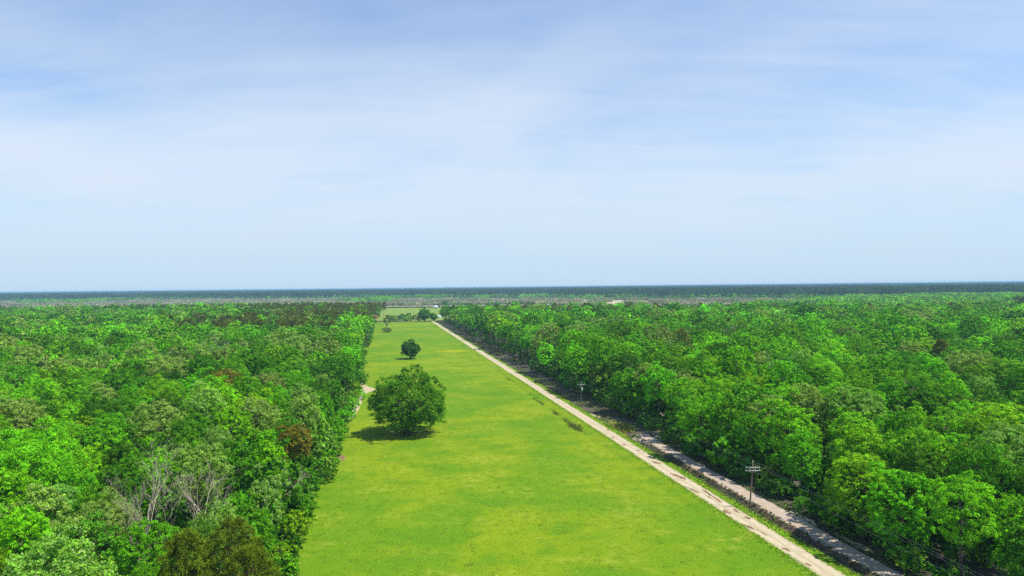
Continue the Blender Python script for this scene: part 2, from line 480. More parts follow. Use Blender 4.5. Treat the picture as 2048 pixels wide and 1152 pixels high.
for q, (s0, t0, ls, lt, ro) in enumerate([(0.25, 148.6, .42, 1.5, .1), (0.85, 146.5, .35, 1.0, 0), (.35, 159.4, .5, 1.2, .2), (-.85, 138.2, .22, 1.9, .12), (.95, 136.2, .28, 1.3, -.1),
                                          (.85, 132.2, .25, 2.0, 0), (.0, 133.3, .2, .6, 0), (-.9, 124.8, .45, 1.0, .2), (1.0, 124.9, .3, .95, 0), (.95, 121.0, .3, .6, 0), (-1.05, 117.0, .25, 1.1, .1),
                                          (-.7, 106.8, .36, .55, 0), (-.9, 101.0, .28, .4, 0), (1.45, 163.8, .3, .8, 0), (.6, 171.5, .25, .8, 0), (-.6, 178.0, .25, .7, 0), (1.3, 196.5, .35, .8, .3), (-.5, 187.0, .2, .6, 0), (-.4, 114.0, .12, 1.4, 0)]):
    blob('dirt_patch', s0, t0, min(ls * 1.15, .5), lt * 1.3, 0.079, M['dirt'], road, 40 + q, ro)

# right verge, dug ditch, track
T = np.arange(60, 240, 0.8)
lo = 1.25 + 0 * T; hi = 3.75 + 0.35 * vnoise(T * 0.35, 0, 31) + 0.25 * vnoise(T * 1.3, 1, 32)
T2 = np.arange(240, 832, 2.5)
hi2 = 3.6 + 0.8 * vnoise(T2 * 0.12, 0, 33) + 0.35 * vnoise(T2 * .5, 1, 34)
tag(ribbon('grass_verge', np.concatenate([T, T2]), np.concatenate([lo, 1.25 + 0 * T2]), np.concatenate([hi, hi2]), 0.03, M['verge'], 9), 'narrow bright green grass verge along the road\'s wooded side', 'grass verge', kind='structure')
T = np.arange(60, 190, 0.5)
tag(ribbon('ditch', T, 3.2 + 0.15 * vnoise(T * .7, 0, 41), 6.85 + 0.12 * vnoise(T * .6, 0, 42), 0.022, M['ditch'], 17, 0.07, 43), 'freshly dug dark brown ditch between road verge and woodland track', 'ditch', kind='structure')
T = np.arange(60, 193, 1.0)
lo = 6.35 + 0.22 * vnoise(T * .35, 0, 51) + 0.12 * vnoise(T * 1.4, 0, 52); hi = 9.65 + 0.3 * vnoise(T * .3, 0, 53) + 0.15 * vnoise(T * 1.3, 0, 54)
lo = lo - 2.2 * sst(T, 176, 188) + 7.5 * sst(T, 186, 193.5); hi = hi + 4.5 * sst(T, 176, 192)
tag(ribbon('dirt_track', T, lo, hi, 0.05, M['track'], 11, 0.02, 55), 'pinkish grey gravel track at the wood\'s edge, dappled with shade', 'track', kind='structure')
for q, (s0, t0, ls, lt, m, nm, lb) in enumerate([
        (4.9, 195.5, 1.3, 3.2, 'mud_water', 'puddle', 'brown muddy puddle beside the road where the track ends'),
        (5.2, 220.0, 1.6, 5.0, 'straw', 'bare_patch', 'pale bare soil strip by the road beyond the puddle'),
        (10.0, 119.0, 1.1, 4.5, 'straw', 'sand_patch', 'yellow sandy patch on the track\'s wooded side'),
        (11.0, 107.0, .8, 4.0, 'straw', 'sand_patch', 'small sandy strip where trees meet the track\'s near end')]):
    tag(blob(nm, s0, t0, ls, lt, 0.09 if nm == 'sand_patch' else 0.03, M[m], None, 70 + q), lb, nm.replace('_', ' '), kind='structure')
for q, (x, y, a, b, m, lb) in enumerate([(-41.6, 165.8, 1.6, 3.2, 'dirt', 'bare reddish soil spot at the pasture edge before the big oak'), (-9.6, 351, .5, 11.0, 'far_grass', 'worn pale strip in the grass left of the far road')]):
    s0, t0 = to_st(x, y)
    tag(blob('dry_patch', float(s0), float(t0), a, b, 0.055, M[m], None, 80 + q, -0.02), lb, 'dry patch', kind='structure')
yv = np.arange(206, 306, 1.0)
left_ = edge_x(yv) - 2.5; right_ = edge_x(yv) + 1.3 + 4.6 * np.exp(-((yv - 277) / 7.5) ** 2) + 0.6 * vnoise(yv * .25, 0, 57) - 3.4 * (1 - sst(yv, 206, 222)) - 3.4 * sst(yv, 288, 305)
kk_ = np.linspace(0, 1, 8)
XX = left_[:, None] + np.maximum(right_ - left_, .05)[:, None] * kk_; YY = np.repeat(yv[:, None], 8, 1)
tag(link('dry_path', grid('dry_path', None, None, 0.06, M['straw'], (XX, YY))), 'pale straw-coloured path along the wood edge, widening left of the big oak', 'path', kind='structure')
# cleared orange soil behind the first trunks
s0, t0 = to_st(48.5, 216)
tag(blob('clearing', float(s0), float(t0), 9, 7, 0.04, M['straw'], None, 95), 'sunlit orange bare soil clearing behind trunks at the track end', 'clearing', kind='structure')

# far fields
def quad_sheet(name, pts, z, m, label):
    pts = np.array(pts, float)
    c = pts.mean(0); n = len(pts); P = []
    for i in range(n):
        for f in np.linspace(0, 1, 9)[:-1]: P.append(pts[i] * (1 - f) + pts[(i + 1) % n] * f)
    P = np.array(P); d = P - c
    P = c + d * (1 + 0.035 * vnoise(P[:, 0] / 60, P[:, 1] / 60, int(abs(c[0])) % 97))[:, None]
    V = np.vstack([[(*c, z)], np.column_stack([P, np.full(len(P), z)])])
    j = np.arange(len(P)); F = np.stack([np.zeros(len(P), int), 1 + j, 1 + (j + 1) % len(P)], 1)
    return tag(link(name, mesh(name, V, F, [m])), label, 'field', kind='structure')


quad_sheet('far_field', [(-330, 880), (-172, 853), (-108, 842), (-30, 862), (-20, 1050), (60, 1380), (-250, 1400), (-330, 1250)], 0.24, M['far_grass'], 'pale green field beyond the hedge at the pasture\'s far end')
quad_sheet('dry_field', [(-420, 1405), (40, 1405), (90, 1530), (-430, 1545)], 0.26, M['dry_field'], 'narrow tan field strip behind the pale green field')
quad_sheet('dry_field', [(140, 1500), (330, 1440), (410, 1680), (380, 1960), (170, 2010)], 0.26, M['dry_field'], 'tan dry field before the pines right of centre')
quad_sheet('dry_field', [(-190, 2120), (160, 2080), (170, 2280), (-200, 2310)], 0.26, M['dry_field'], 'tan strip at the foot of the central pines')
quad_sheet('dry_field', [(-2100, 3300), (-700, 2950), (-650, 3200), (-2000, 3700)], 0.28, M['dry_field'], 'thin pale clearing far off above the left wood')
quad_sheet('far_field', [(90, 1270), (190, 1250), (200, 1420), (80, 1440)], 0.25, M['far_grass'], 'small green clearing behind the right wood near the centre')
quad_sheet('far_field', [(470, 1020), (590, 1000), (610, 1130), (470, 1150)], 0.25, M['far_grass'], 'small green clearing among trees in the far right distance')


# ------------------------------------------------------------------ tree shapes
def unit(v): return v / (np.linalg.norm(v, axis=-1, keepdims=True) + 1e-9)


def leaves(P, N, size, r, aspect=0.62):
    """diamond leaf sprays at P facing N"""
    n = len(P)
    N = unit(N); t = unit(np.cross(N, unit(r.normal(size=(n, 3))))); b = np.cross(N, t)
    size = np.broadcast_to(size, (n,)) * r.uniform(0.65, 1.35, n)
    a = size[:, None] * 0.5; w_ = a * aspect
    fold = (N * a * r.uniform(-.25, .25, (n, 1)))
    V = np.stack([P - t * a, P - b * w_ + fold, P + t * a, P + b * w_ + fold], 1).reshape(-1, 3)
    F = np.arange(4 * n).reshape(n, 4)
    return V, F


def crown_points(seed, rad, rz, nl, ns, nf, flat=-0.45, lobe=(0.27, 0.42), inner=0.45, rough=0.12):
    r = np.random.RandomState(seed)
    d = unit(r.normal(size=(nl * 4, 3))); d = d[d[:, 2] > flat][:nl]
    if len(d) < nl: nl = len(d)
    # spread lobes apart
    for _ in range(12):
        df = d[:, None] - d[None]; q = np.linalg.norm(df, axis=2) + np.eye(nl) * 9
        d = unit(d + 0.03 * (df / q[..., None] ** 2 * (q < 0.8)[..., None]).sum(1)); d[:, 2] = np.maximum(d[:, 2], flat)
    E = np.array([rad, rad, rz])
    c = d * E * r.uniform(0.52, 0.82, (nl, 1)) * (1 + rough * r.normal(size=(nl, 1)))
    lr = rad * r.uniform(*lobe, nl)
    sd = unit(r.normal(size=(nl, ns, 3)) + 0.75 * d[:, None] + np.array([0, 0, 0.35]))
    sc = c[:, None] + sd * lr[:, None, None] * r.uniform(0.65, 1.08, (nl, ns, 1)) * np.array([1, 1, 0.85])
    sr = lr[:, None] * r.uniform(0.19, 0.37, (nl, ns))
    ld = unit(r.normal(size=(nl, ns, nf, 3)))
    P = sc[:, :, None] + ld * (sr[:, :, None] * r.uniform(0, 1, (nl, ns, nf)) ** 0.45)[..., None] * np.array([1, 1, 0.75])
    N = 0.55 * sd[:, :, None] + 0.35 * ld + 0.45 * np.array([0, 0, 1.0]) + 0.55 * r.normal(size=ld.shape)
    V2 = np.repeat(r.uniform(0, 1, (nl, ns, 1)), nf, 2)
    P = P.reshape(-1, 3); N = N.reshape(-1, 3); V2 = V2.reshape(-1)
    keep = np.linalg.norm(P / E, axis=1) > inner
    keep |= r.uniform(size=len(P)) < 0.12
    return P[keep], N[keep], V2[keep], c


def crown_mesh(name, seed, rad, rz, zc_, nl, ns, nf, leaf, m, **kw):
    P, N, V2, c = crown_points(seed, rad, rz, nl, ns, nf, **kw)
    P = P + np.array([0, 0, zc_])
    k = P[:, 2] > 0.25; P, N, V2 = P[k], N[k], V2[k]
    r = np.random.RandomState(seed + 5)
    V, F = leaves(P, N, leaf, r)
    var = np.repeat(np.clip(0.5 * V2 + 0.5 * r.uniform(size=len(P)), 0, 1), 4)
    return V, F, {'var': var, 'vtwo': np.repeat(np.clip(0.25 * V2 + 0.75 * r.uniform(size=len(P)), 0, 1), 4)}, c + np.array([0, 0, zc_])


def trunk_mb(seed, h, r0, targets, lean=0.25, sides=8):
    r = np.random.RandomState(seed); mb = MB()
    n = 7; z = np.linspace(-0.3, h, n)
    p = np.column_stack([np.cumsum(r.normal(0, lean * 0.3, n)), np.cumsum(r.normal(0, lean * 0.3, n)), z]); p[0, :2] = p[1, :2] = 0
    rd = np.interp(z, [-0.3, 0.0, 0.8, h], [r0 * 1.7, r0 * 1.45, r0, r0 * 0.45])
    mb.tube(p, rd, sides)
    for q in targets:
        k = r.uniform(0.45, 0.98); z0 = h * k; base = np.array([np.interp(z0, z, p[:, i]) for i in range(3)])
        mid = base * 0.5 + np.asarray(q) * 0.5 + np.array([0, 0, -0.12 * np.linalg.norm(q - base)]) + r.normal(0, 0.25, 3)
        rb = np.interp(z0, z, rd) * 0.55
        mb.tube(np.array([base, base * .6 + mid * .4, mid, np.asarray(q)]), [rb, rb * .75, rb * .5, rb * .15], 5, False)
    return mb


def broadleaf(seed, rad, rz, zc_, leaf=0.30, nl=36, ns=14, nf=30, name='broadleaf', **kw):
    V, F, at, c = crown_mesh(name, seed, rad, rz, zc_, nl, ns, nf, leaf, M['leaf'], **kw)
    cm = mesh(name + '_crown', V, F, [M['leaf']], at)
    r = np.random.RandomState(seed)
    tg_ = c[r.permutation(len(c))[:12]]
    tm = trunk_mb(seed, zc_ + rz * 0.25, 0.034 * (zc_ + rz) * 0.42, tg_).mesh(name + '_trunk', M['bark'], True)
    return cm, tm


def pine(seed, h, rad, name='pine', ntuft=190, nn=56, needle=0.44, src='leaf', sides=7):
    """tall trunk, irregular whorls of limbs with tufts of needles in the upper half"""
    r = np.random.RandomState(seed)
    z = h * (0.42 + 0.58 * r.uniform(0, 1, ntuft) ** 0.8)
    k = (z / h - 0.42) / 0.58
    env = rad * (0.55 + 0.65 * np.sin(np.clip(k * 0.9 + 0.15, 0, 1) * math.pi)) * np.where(k > 0.85, 1.0 - (k - 0.85) * 3.6, 1)
    th = np.round(r.uniform(0, 9, ntuft)) * 0.7 + r.normal(0, 0.25, ntuft) + z * 2.3
    rr = env * r.uniform(0.35, 1.0, ntuft) ** 0.6
    C = np.column_stack([rr * np.cos(th), rr * np.sin(th), z + 0.14 * rr])
    D = unit(r.normal(size=(ntuft, nn, 3)) + np.array([0, 0, 0.5]) + 0.4 * unit(C * [1, 1, 0])[:, None])
    L = needle * r.uniform(0.7, 1.4, (ntuft, nn, 1))
    side = unit(np.cross(D, r.normal(size=D.shape))) * needle * 0.13
    c0 = C[:, None] + D * 0.08 + r.normal(0, 0.16, D.shape)
    V = np.stack([c0 - side, c0 + side, c0 + D * L + side * .3, c0 + D * L - side * .3], 2).reshape(-1, 3)
    F = np.arange(len(V)).reshape(-1, 4)
    tv = np.repeat(r.uniform(0, 1, (ntuft, 1)), nn, 1) * 0.6 + 0.4 * r.uniform(0, 1, (ntuft, nn))
    at = {'var': np.repeat(tv.ravel(), 4), 'vtwo': np.repeat(r.uniform(0, 1, ntuft * nn), 4)}
    mb = MB(); zz = np.linspace(-0.3, h * 0.98, 8)
    mb.tube(np.column_stack([0.15 * np.sin(zz * .3), 0.1 * np.cos(zz * .4), zz]), np.interp(zz, [-.3, 0.5, h], [.42, .30, .05]) * h / 20, sides)
    for i in r.permutation(ntuft)[:46]:
        b = np.array([0.15 * math.sin(z[i] * .3), 0.1 * math.cos(z[i] * .4), z[i] - 0.1 * rr[i]])
        mb.tube(np.array([b, b * .5 + C[i] * .5, C[i]]), [.07, .05, .02], 4, False)
    return V, F, at, mb


def bare(seed, h, spread=0.55, levels=4, kids=(5, 4, 4, 3), r0=0.16):
    r = np.random.RandomState(seed); mb = MB()
    def grow(p, d, L, rad, lv):
        n = 4 if lv < 2 else 3
        pts = [p]; dd = d.copy()
        for i in range(n):
            dd = unit(dd + r.normal(0, 0.10 + 0.05 * lv, 3) + np.array([0, 0, 0.05])); pts.append(pts[-1] + dd * L / n)
        pts = np.array(pts)
        mb.tube(pts, np.linspace(rad, rad * (0.55 if lv < levels - 1 else 0.25), n + 1), 6 if lv == 0 else 4 if lv < 2 else 3, lv == 0)
        if lv >= levels - 1: return
        for q in range(kids[min(lv, len(kids) - 1)]):
            k = r.uniform(0.4, 1.0) if lv else r.uniform(0.35, 1.0)
            i = min(int(k * n), n - 1); b = pts[i] + (pts[i + 1] - pts[i]) * (k * n - i)
            nd = unit(dd + unit(r.normal(size=3)) * spread * (1.2 if lv == 0 else 1.0) + np.array([0, 0, 0.25]))
            grow(b, nd, L * r.uniform(0.42, 0.68), rad * r.uniform(0.38, 0.58), lv + 1)
    grow(np.array([0, 0, -0.3]), np.array([0, 0, 1.0]), h * 0.62, r0, 0)
    return mb


TONE = {  # leaf colours
    'bright green': (0.070, 0.205, 0.010), 'mid green': (0.046, 0.150, 0.010), 'dark green': (0.028, 0.100, 0.010), 'yellow-green': (0.088, 0.205, 0.010),
    'blue-green': (0.040, 0.135, 0.026), 'pale olive': (0.085, 0.155, 0.045), 'brownish olive': (0.080, 0.075, 0.030), 'fresh green': (0.070, 0.215, 0.010), 'sage green': (0.075, 0.165, 0.060)}
TONE = {k: (v[0] * 2.75, v[1] * 2.68, v[2] * 0.7) for k, v in TONE.items()}
BLM = {'pale olive': 0.60, 'sage green': 0.74}

HERO = [broadleaf(100 + i, rad, rz, zc_, 0.27 if rad > 4.5 else 0.25, nl, 15, 40, 'broadleaf', **kw) for i, (rad, rz, zc_, nl, kw) in enumerate([
    (5.2, 5.6, 12.3, 36, {}), (6.0, 5.4, 12.2, 42, {}), (4.4, 6.0, 11.6, 34, {'flat': -0.75}), (5.6, 4.8, 12.8, 38, {'lobe': (0.22, 0.36)}),
    (3.8, 5.6, 11.0, 32, {'flat': -0.8, 'lobe': (0.3, 0.42)}), (4.9, 6.6, 10.8, 40, {'flat': -0.85}), (6.4, 5.2, 12.0, 46, {'lobe': (0.2, 0.34)}), (4.6, 5.0, 12.6, 34, {'lobe': (0.22, 0.4)}),
    (5.4, 6.2, 11.6, 40, {'flat': -0.7, 'lobe': (0.2, 0.32)}), (3.4, 6.4, 11.0, 32, {'flat': -0.85, 'lobe': (0.3, 0.45)}),
    (4.6, 7.9, 9.6, 46, {'flat': -0.92, 'lobe': (0.22, 0.38)}), (5.2, 8.2, 9.2, 52, {'flat': -0.9, 'lobe': (0.2, 0.34)})])]
SHRUB = [broadleaf(140 + i, rad, rz, zc_, 0.26, 16, 9, 22, 'shrub', flat=-0.6, inner=0.3) for i, (rad, rz, zc_) in enumerate([(1.9, 1.7, 1.6), (2.3, 2.4, 2.3), (1.5, 2.3, 2.2), (2.6, 1.6, 1.5)])]


def pine_pair(seed, h, rad, **kw):
    V, F, at, mb = pine(seed, h, rad, **kw)
    return mesh('pine_crown', V, F, [M['leaf']], at), mb.mesh('pine_trunk', M['pine_bark'], True)


PINE = [pine_pair(160, 18.0, 3.2), pine_pair(161, 19.5, 3.6), pine_pair(162, 16.5, 3.4)]
BARE = [bare(180 + i, h, sp, 5, (7, 5, 4, 3), r0).mesh('bare_tree', M['dead_wood']) for i, (h, sp, r0) in enumerate([(19, .55, .15), (17, .8, .15), (15, .5, .12), (16, .65, .13), (13, .6, .10)])]


def plant_tree(name, pair, x, y, sc, rz, tone, label, cat, group=None, zs=1.0, part='crown', bloom=None):
    e = empty(name, (x, y, float(hz(x, y))), rz); e.scale = (sc, sc, sc * zs)
    tag(e, label, cat, group)
    c = link(part, pair[0], e); tr = link('trunk' if part == 'crown' else 'stem', pair[1], e)
    c.color = (*tone, bloom if bloom is not None else 2.0)
    return e


def jitter_tone(tn, r, amt=0.16):
    c = np.array(TONE[tn]); k = 1 + r.normal(0, amt)
    return tuple(np.clip(c * max(k, .55) * (1 + r.normal(0, 0.07, 3)), 0.004, 0.6))


# ------------------------------------------------------------------ where trees stand
def project(x, y, z):
    """2048-px picture position of a world point (only to leave out trees the photograph shows nothing of)"""
    x, y, z = np.asarray(x, float), np.asarray(y, float), np.asarray(z, float)
    dx, dy, dz = x, y, z - CAM_H
    f = dx * fwd.x + dy * fwd.y + dz * fwd.z; f = np.where(f > 1, f, 1)
    return 1024 + FPX * (dx * right.x + dy * right.y + dz * right.z) / f, 576 - FPX * (dx * up.x + dy * up.y + dz * up.z) / f


def poisson(xs, ys, rmin, keep, seed, taken=()):
    """dart throwing on candidates in order with a grid; rmin array"""
    cell = 5.0; g = {}
    out = []
    def near(x, y, rr):
        cx, cy_ = int(x // cell), int(y // cell); k = int(rr // cell) + 1
        for i in range(cx - k, cx + k + 1):
            for j in range(cy_ - k, cy_ + k + 1):
                for (a, b, q) in g.get((i, j), ()):
                    if (a - x) ** 2 + (b - y) ** 2 < (0.5 * (rr + q)) ** 2: return True
        return False
    for (x, y, q) in taken: g.setdefault((int(x // cell), int(y // cell)), []).append((x, y, q))
    for x, y, q, ok in zip(xs, ys, rmin, keep):
        if not ok or near(x, y, q): continue
        g.setdefault((int(x // cell), int(y // cell)), []).append((x, y, q)); out.append((x, y, q))
    return out


TAKEN = []
# ---- single trees one can name
# the big oak in the pasture: a broad dome on a short dark trunk
OAKX, OAKY = -29.0, 191.5
P, N, V2, C = crown_points(303, 12.3, 8.5, 140, 25, 24, flat=-0.92, lobe=(0.12, 0.25), inner=0.45, rough=0.14)
P = P + [0, 0, 8.9]; P[:, :2] *= (1.10 - 0.015 * np.clip(P[:, 2], 2, 16))[:, None]; P[:, 2] = np.where(P[:, 2] < 3.0, 3.0 + (P[:, 2] - 3.0) * 0.3, P[:, 2])
lowcut = P[:, 2] > 2.3 + 2.0 * vnoise(P[:, 0] * .35, P[:, 1] * .35, 77)
P, N, V2 = P[lowcut], N[lowcut], V2[lowcut]
rr_ = np.random.RandomState(301); V, F = leaves(P, N, 0.34, rr_)
oak_crown = mesh('oak_crown', V, F, [M['leaf']], {'var': np.repeat(.5 * V2 + .5 * rr_.uniform(size=len(P)), 4), 'vtwo': np.repeat(rr_.uniform(size=len(P)), 4)})
oak_trunk = trunk_mb(302, 9.5, 0.85, C[::3] + [0, 0, 9.3], 0.5, 10).mesh('oak_trunk', M['bark'], True)
plant_tree('oak_tree', (oak_crown, oak_trunk), OAKX, OAKY, 1.0, 0.4, (0.105, 0.30, 0.008), 'large spreading dark green oak standing alone in the middle of the pasture', 'tree')
P, N, V2, C = crown_points(310, 5.8, 4.9, 56, 16, 24, flat=-0.9, lobe=(0.18, 0.32), inner=0.45)
P = P + [0, 0, 5.6]; k = P[:, 2] > 0.7
P, N, V2 = P[k], N[k], V2[k]; V, F = leaves(P, N, 0.45, rr_)
small_crown = mesh('small_oak_crown', V, F, [M['leaf']], {'var': np.repeat(.5 * V2 + .5 * rr_.uniform(size=len(P)), 4), 'vtwo': np.repeat(rr_.uniform(size=len(P)), 4)})
small_trunk = trunk_mb(311, 6, 0.5, C[::4] + [0, 0, 5.6], 0.3).mesh('small_oak_trunk', M['bark'], True)
plant_tree('oak_tree', (small_crown, small_trunk), -57.6, 393.6, 1.0, 1.9, (0.055, 0.20, 0.012), 'smaller round dark oak alone in the pasture behind the big oak', 'tree')
# thin vine-clad tree further up
V, F, at, c = crown_mesh('vine', 320, 3.6, 3.4, 10.8, 16, 9, 14, 0.5, None, inner=0.2)
V2_, F2_, at2, c2 = crown_mesh('vine', 321, 4.2, 2.4, 2.0, 18, 9, 14, 0.5, None, inner=0.2)
V3_, F3_, at3, c3 = crown_mesh('vine', 322, 1.2, 3.0, 6.0, 8, 6, 9, 0.45, None, inner=0.0)
thin_c = mesh('thin_crown', np.vstack([V, V2_, V3_]), np.vstack([F, F2_ + len(V), F3_ + len(V) + len(V2_)]), [M['leaf']], {q: np.concatenate([at[q], at2[q], at3[q]]) for q in at})
thin_t = trunk_mb(323, 12, 0.45, list(c[:8]), 0.6).mesh('thin_trunk', M['dead_wood'], True)
plant_tree('vine_clad_tree', (thin_c, thin_t), -113.0, 630.5, 1.0, 0.0, (0.11, 0.22, 0.035), 'thin half-bare tree with a bushy base at the pasture\'s far left', 'tree')
# trees at the far end
for i, (x, y, sc, h, tn, lb) in enumerate([
        (-104.5, 833, 1.05, 11, 'dark green', 'dark rounded tree at the pasture\'s far corner beside the road bend'),
        (-94.5, 838, 0.72, 10, 'mid green', 'smaller rounded tree by the road bend, next to the white shed'),
        (-178.0, 925, 1.0, 11, 'sage green', 'pale green leafy tree over the rusty shed at the far left'),
        (-139.0, 1330, 0.62, 4, 'dark green', 'small dark tree beside the white-roofed house across the far field'),
        (-128.0, 1322, 0.9, 1, 'dark green', 'dark tree right of the white-roofed house across the far field')]):
    plant_tree('broadleaf_tree', HERO[h] if i > 1 else (small_crown, small_trunk), x, y, sc if i > 1 else (1.45, .9)[i], i * 1.3, TONE[tn], lb, 'tree')
e = link('bare_tree', BARE[4], None, (-169.3, 1159.0, 0.2), 0.7); tag(e, 'small bare tree alone in the pale field beyond the hedge', 'bare tree')
for i, (x, y, sc) in enumerate([(-111, 834, .9), (-115.5, 834, 1.0), (-120, 836, .85), (-124, 837, 1.1), (-128, 838, .75), (-132, 840, 1.15), (-136.5, 842, .95), (-140.5, 843, .8), (-144, 846, 1.2), (-148.5, 847, .9), (-152, 851, 1.1), (-135, 858, 1.3), (-146, 862, 1.2), (-126, 852, 1.2)]):
    tn = ['pale olive', 'dark green', 'brownish olive', 'yellow-green'][i % 4]
    o_ = ['1st', '2nd', '3rd', '4th', '5th', '6th', '7th', '8th', '9th', '10th', '11th'][i] if i < 11 else None
    lb = f'{tn} bush, {o_} from the road bend in the pasture-end hedge' if o_ else ['tall pale bush', 'tall dark bush', 'tall brownish bush'][i - 11] + ' behind the pasture-end hedge'
    plant_tree('shrub', SHRUB[i % 4], x, y, sc * 1.8, i * .9, TONE[tn], lb, 'shrub', 'bushes in the hedge at the pasture end', part='foliage')

# ---- named pines, bare and coloured trees inside the woods (position, tone)
NAMED_L = [(-83.6, 203, 1.0, 6, 'brownish olive', 'brown-leaved round tree in the left wood level with the big oak'),
           (-41.8, 133, .82, 7, 'brownish olive', 'brown-leaved tree near the pasture edge in the left wood foreground'),
           (-105.6, 257, .92, 4, 'yellow-green', 'slender yellow-green tree deep in the left wood'),
           (-77.0, 113, 1.05, 1, 'fresh green', 'broad vivid green domed tree at the picture\'s far left'),
           (-50.5, 83, .8, 9, 'blue-green', 'slim blue-green tree at the bottom left beside the near pines'),
           (-108, 218, 1.15, 6, 'pale olive', 'broad pale-flowering olive tree in the left wood behind the brown one'),
           (-55, 150, .95, 3, 'pale olive', 'pale-flowering tree in the left wood above the bare trees'),
           (-191, 277, 1.1, 6, 'pale olive', 'cream-flowering tree at the far left edge of the picture'),
           (-71, 140, 1.0, 3, 'pale olive', 'olive pale-tipped tree in the left wood\'s middle')]
NAMED_R = [(40.5, 211.5, .95, 7, 'pale olive', 'pale cream-tipped tree at the wood edge beyond the track end'),
           (56, 151, .95, 8, 'pale olive', 'pale-tipped tree behind the front trees near the nearest pole'),
           (73, 150, 1.0, 3, 'sage green', 'sage pale-tipped tree in the right wood behind the nearest pole'),
           (134, 206, 1.15, 6, 'pale olive', 'wide pale-tipped tree at the upper right of the wood'),
           (177, 611, 1.1, 1, 'yellow-green', 'yellow-green crown near the right wood\'s far edge'),
           (58.2, 91, .9, 2, 'bright green', 'bright green sunlit tree at the bottom right by the wires'),
           (57.7, 117, .95, 7, 'yellow-green', 'yellow-green tree in the right wood behind the track'),
           (76, 108, 1.0, 3, 'sage green', 'pale sage tree at the picture\'s right edge'),
           (136, 259, 1.0, 4, 'blue-green', 'blue-green tree far back in the right wood')]
for i, (x, y, sc, h, tn, lb) in enumerate(NAMED_L + NAMED_R):
    plant_tree('broadleaf_tree', HERO[h], x, y, sc, i * 2.1, TONE[tn], lb, 'tree', bloom=BLM.get(tn))
    TAKEN.append((x, y, 8.5 * sc))
PINES = [(-34.5, 73.5, .80, 0, 'left of the three near pines at the bottom edge'), (-30.6, 76, .76, 1, 'tallest of three near olive pines at the bottom edge, between the others'), (-27.6, 72.5, .78, 2, 'near olive pine at the bottom edge closest to the pasture')]
for i, (x, y, sc, k, lb) in enumerate(PINES):
    plant_tree('pine_tree', PINE[k], x, y, sc, i * 1.1, (0.150, 0.225, 0.010), lb if 'pine' in lb else lb, 'pine', 'near pines at the bottom edge', part='crown')
    TAKEN.append((x, y, 5.0))
BARES = [(-48.9, 94, 0.98, 0, 'tallest pale bare tree in the left wood foreground'), (-43.2, 97, .92, 1, 'forked bare grey tree right of the tallest bare tree'), (-45.6, 90, .86, 2, 'bare tree in front of the tallest bare tree, lower left foreground'),
         (-47.4, 87, .74, 3, 'short bare tree lowest in the left foreground group'), (-57.5, 104, .8, 2, 'brownish bare tree left of the tallest bare tree'),
         (-51.0, 85, .62, 4, 'small bare tree beside the blue-green tree at bottom left'), (-104, 314, .95, 3, 'pale bare tree in the left wood behind the yellow-green one'), (-110, 322, .9, 1, 'grey bare brush tree far up the left wood'),
         (-155, 399, 1.0, 1, 'whitish bare tree far back in the left wood'), (-206, 303, .95, 3, 'grey bare tree at the left edge of the picture'), (36.9, 228, .92, 2, 'pale bare tree at the wood edge beyond the track end'),
         (-38.6, 122, .7, 4, 'small bare tree in the left wood by the brown-leaved one'), (-73, 330, .8, 3, 'bare pale tree at the pasture edge far up on the left'), (168, 262, 1.0, 1, 'grey bare branches high in the right wood'), (98, 172, .95, 3, 'bare grey treetop in the middle of the right wood')]
for i, (x, y, sc, k, lb) in enumerate(BARES):
    o = link('bare_tree', BARE[k], None, (x, y, float(hz(x, y))), i * 1.7); o.scale = (sc,) * 3
    tag(o, lb, 'bare tree', 'bare trees among the green woods')
    TAKEN.append((x, y, 6.2 if y < 110 else 4.0))
# ---- the two woods
rs = np.random.RandomState(11)


def wood_left(x, y): return (x < edge_x(y) - 5.0) & (y < 1010 - 0.00025 * (x + 400) ** 2 + 25 * np.sin(x / 60))
def wood_right(x, y):
    s, t = to_st(x, y)
    clear = (np.hypot(x - 47.5, y - 216) < 8.5)
    return (s > 12.8 + 1.4 * np.sin(t / 9.0)) & (y < np.interp(x, [-90, 200, 430, 560, 700, 1200], [862, 770, 700, 720, 1000, 1100]) + 18 * np.sin(x / 37)) & ~clear


def frame_ok(x, y, mx=70, lo=1330, z=15.0):
    u, v = project(x, y, z)
    return (u > -mx) & (u < 2048 + mx) & (v < lo) & (np.asarray(y) > 58)


n = 260000
ys = np.sqrt(rs.uniform(45 ** 2, 1120 ** 2, n)); xs = rs.uniform(-0.80, 0.80, n) * (ys + 12)
ok = (wood_left(xs, ys) | wood_right(xs, ys)) & frame_ok(xs, ys)
big = rs.uniform(5.2, 9.2, n) * np.interp(ys, [200, 700], [1.0, 1.08]) * np.where(xs < -20, np.interp(ys, [150, 240], [.76, 1.0]), np.interp(ys, [120, 240], [.9, 1.0]))
ORDER = np.argsort(ys)
TREES = poisson(xs[ok], ys[ok], big[ok], np.ones(ok.sum(), bool), 1, TAKEN)
TREES = np.array(TREES)
u_, v_ = project(TREES[:, 0], TREES[:, 1], 15.0)
seen = (u_ > -30) & (u_ < 2078) & (v_ < 1175)
dist = np.hypot(TREES[:, 0], TREES[:, 1])
NEAR_N = 300 - len(NAMED_L) - len(NAMED_R) - 5
order = np.argsort(np.where(seen, dist, 1e9))
near_i = order[:NEAR_N]
near_set = np.zeros(len(TREES), bool); near_set[near_i] = True
print('trees', len(TREES), 'seen', seen.sum(), 'near to', dist[near_i].max())

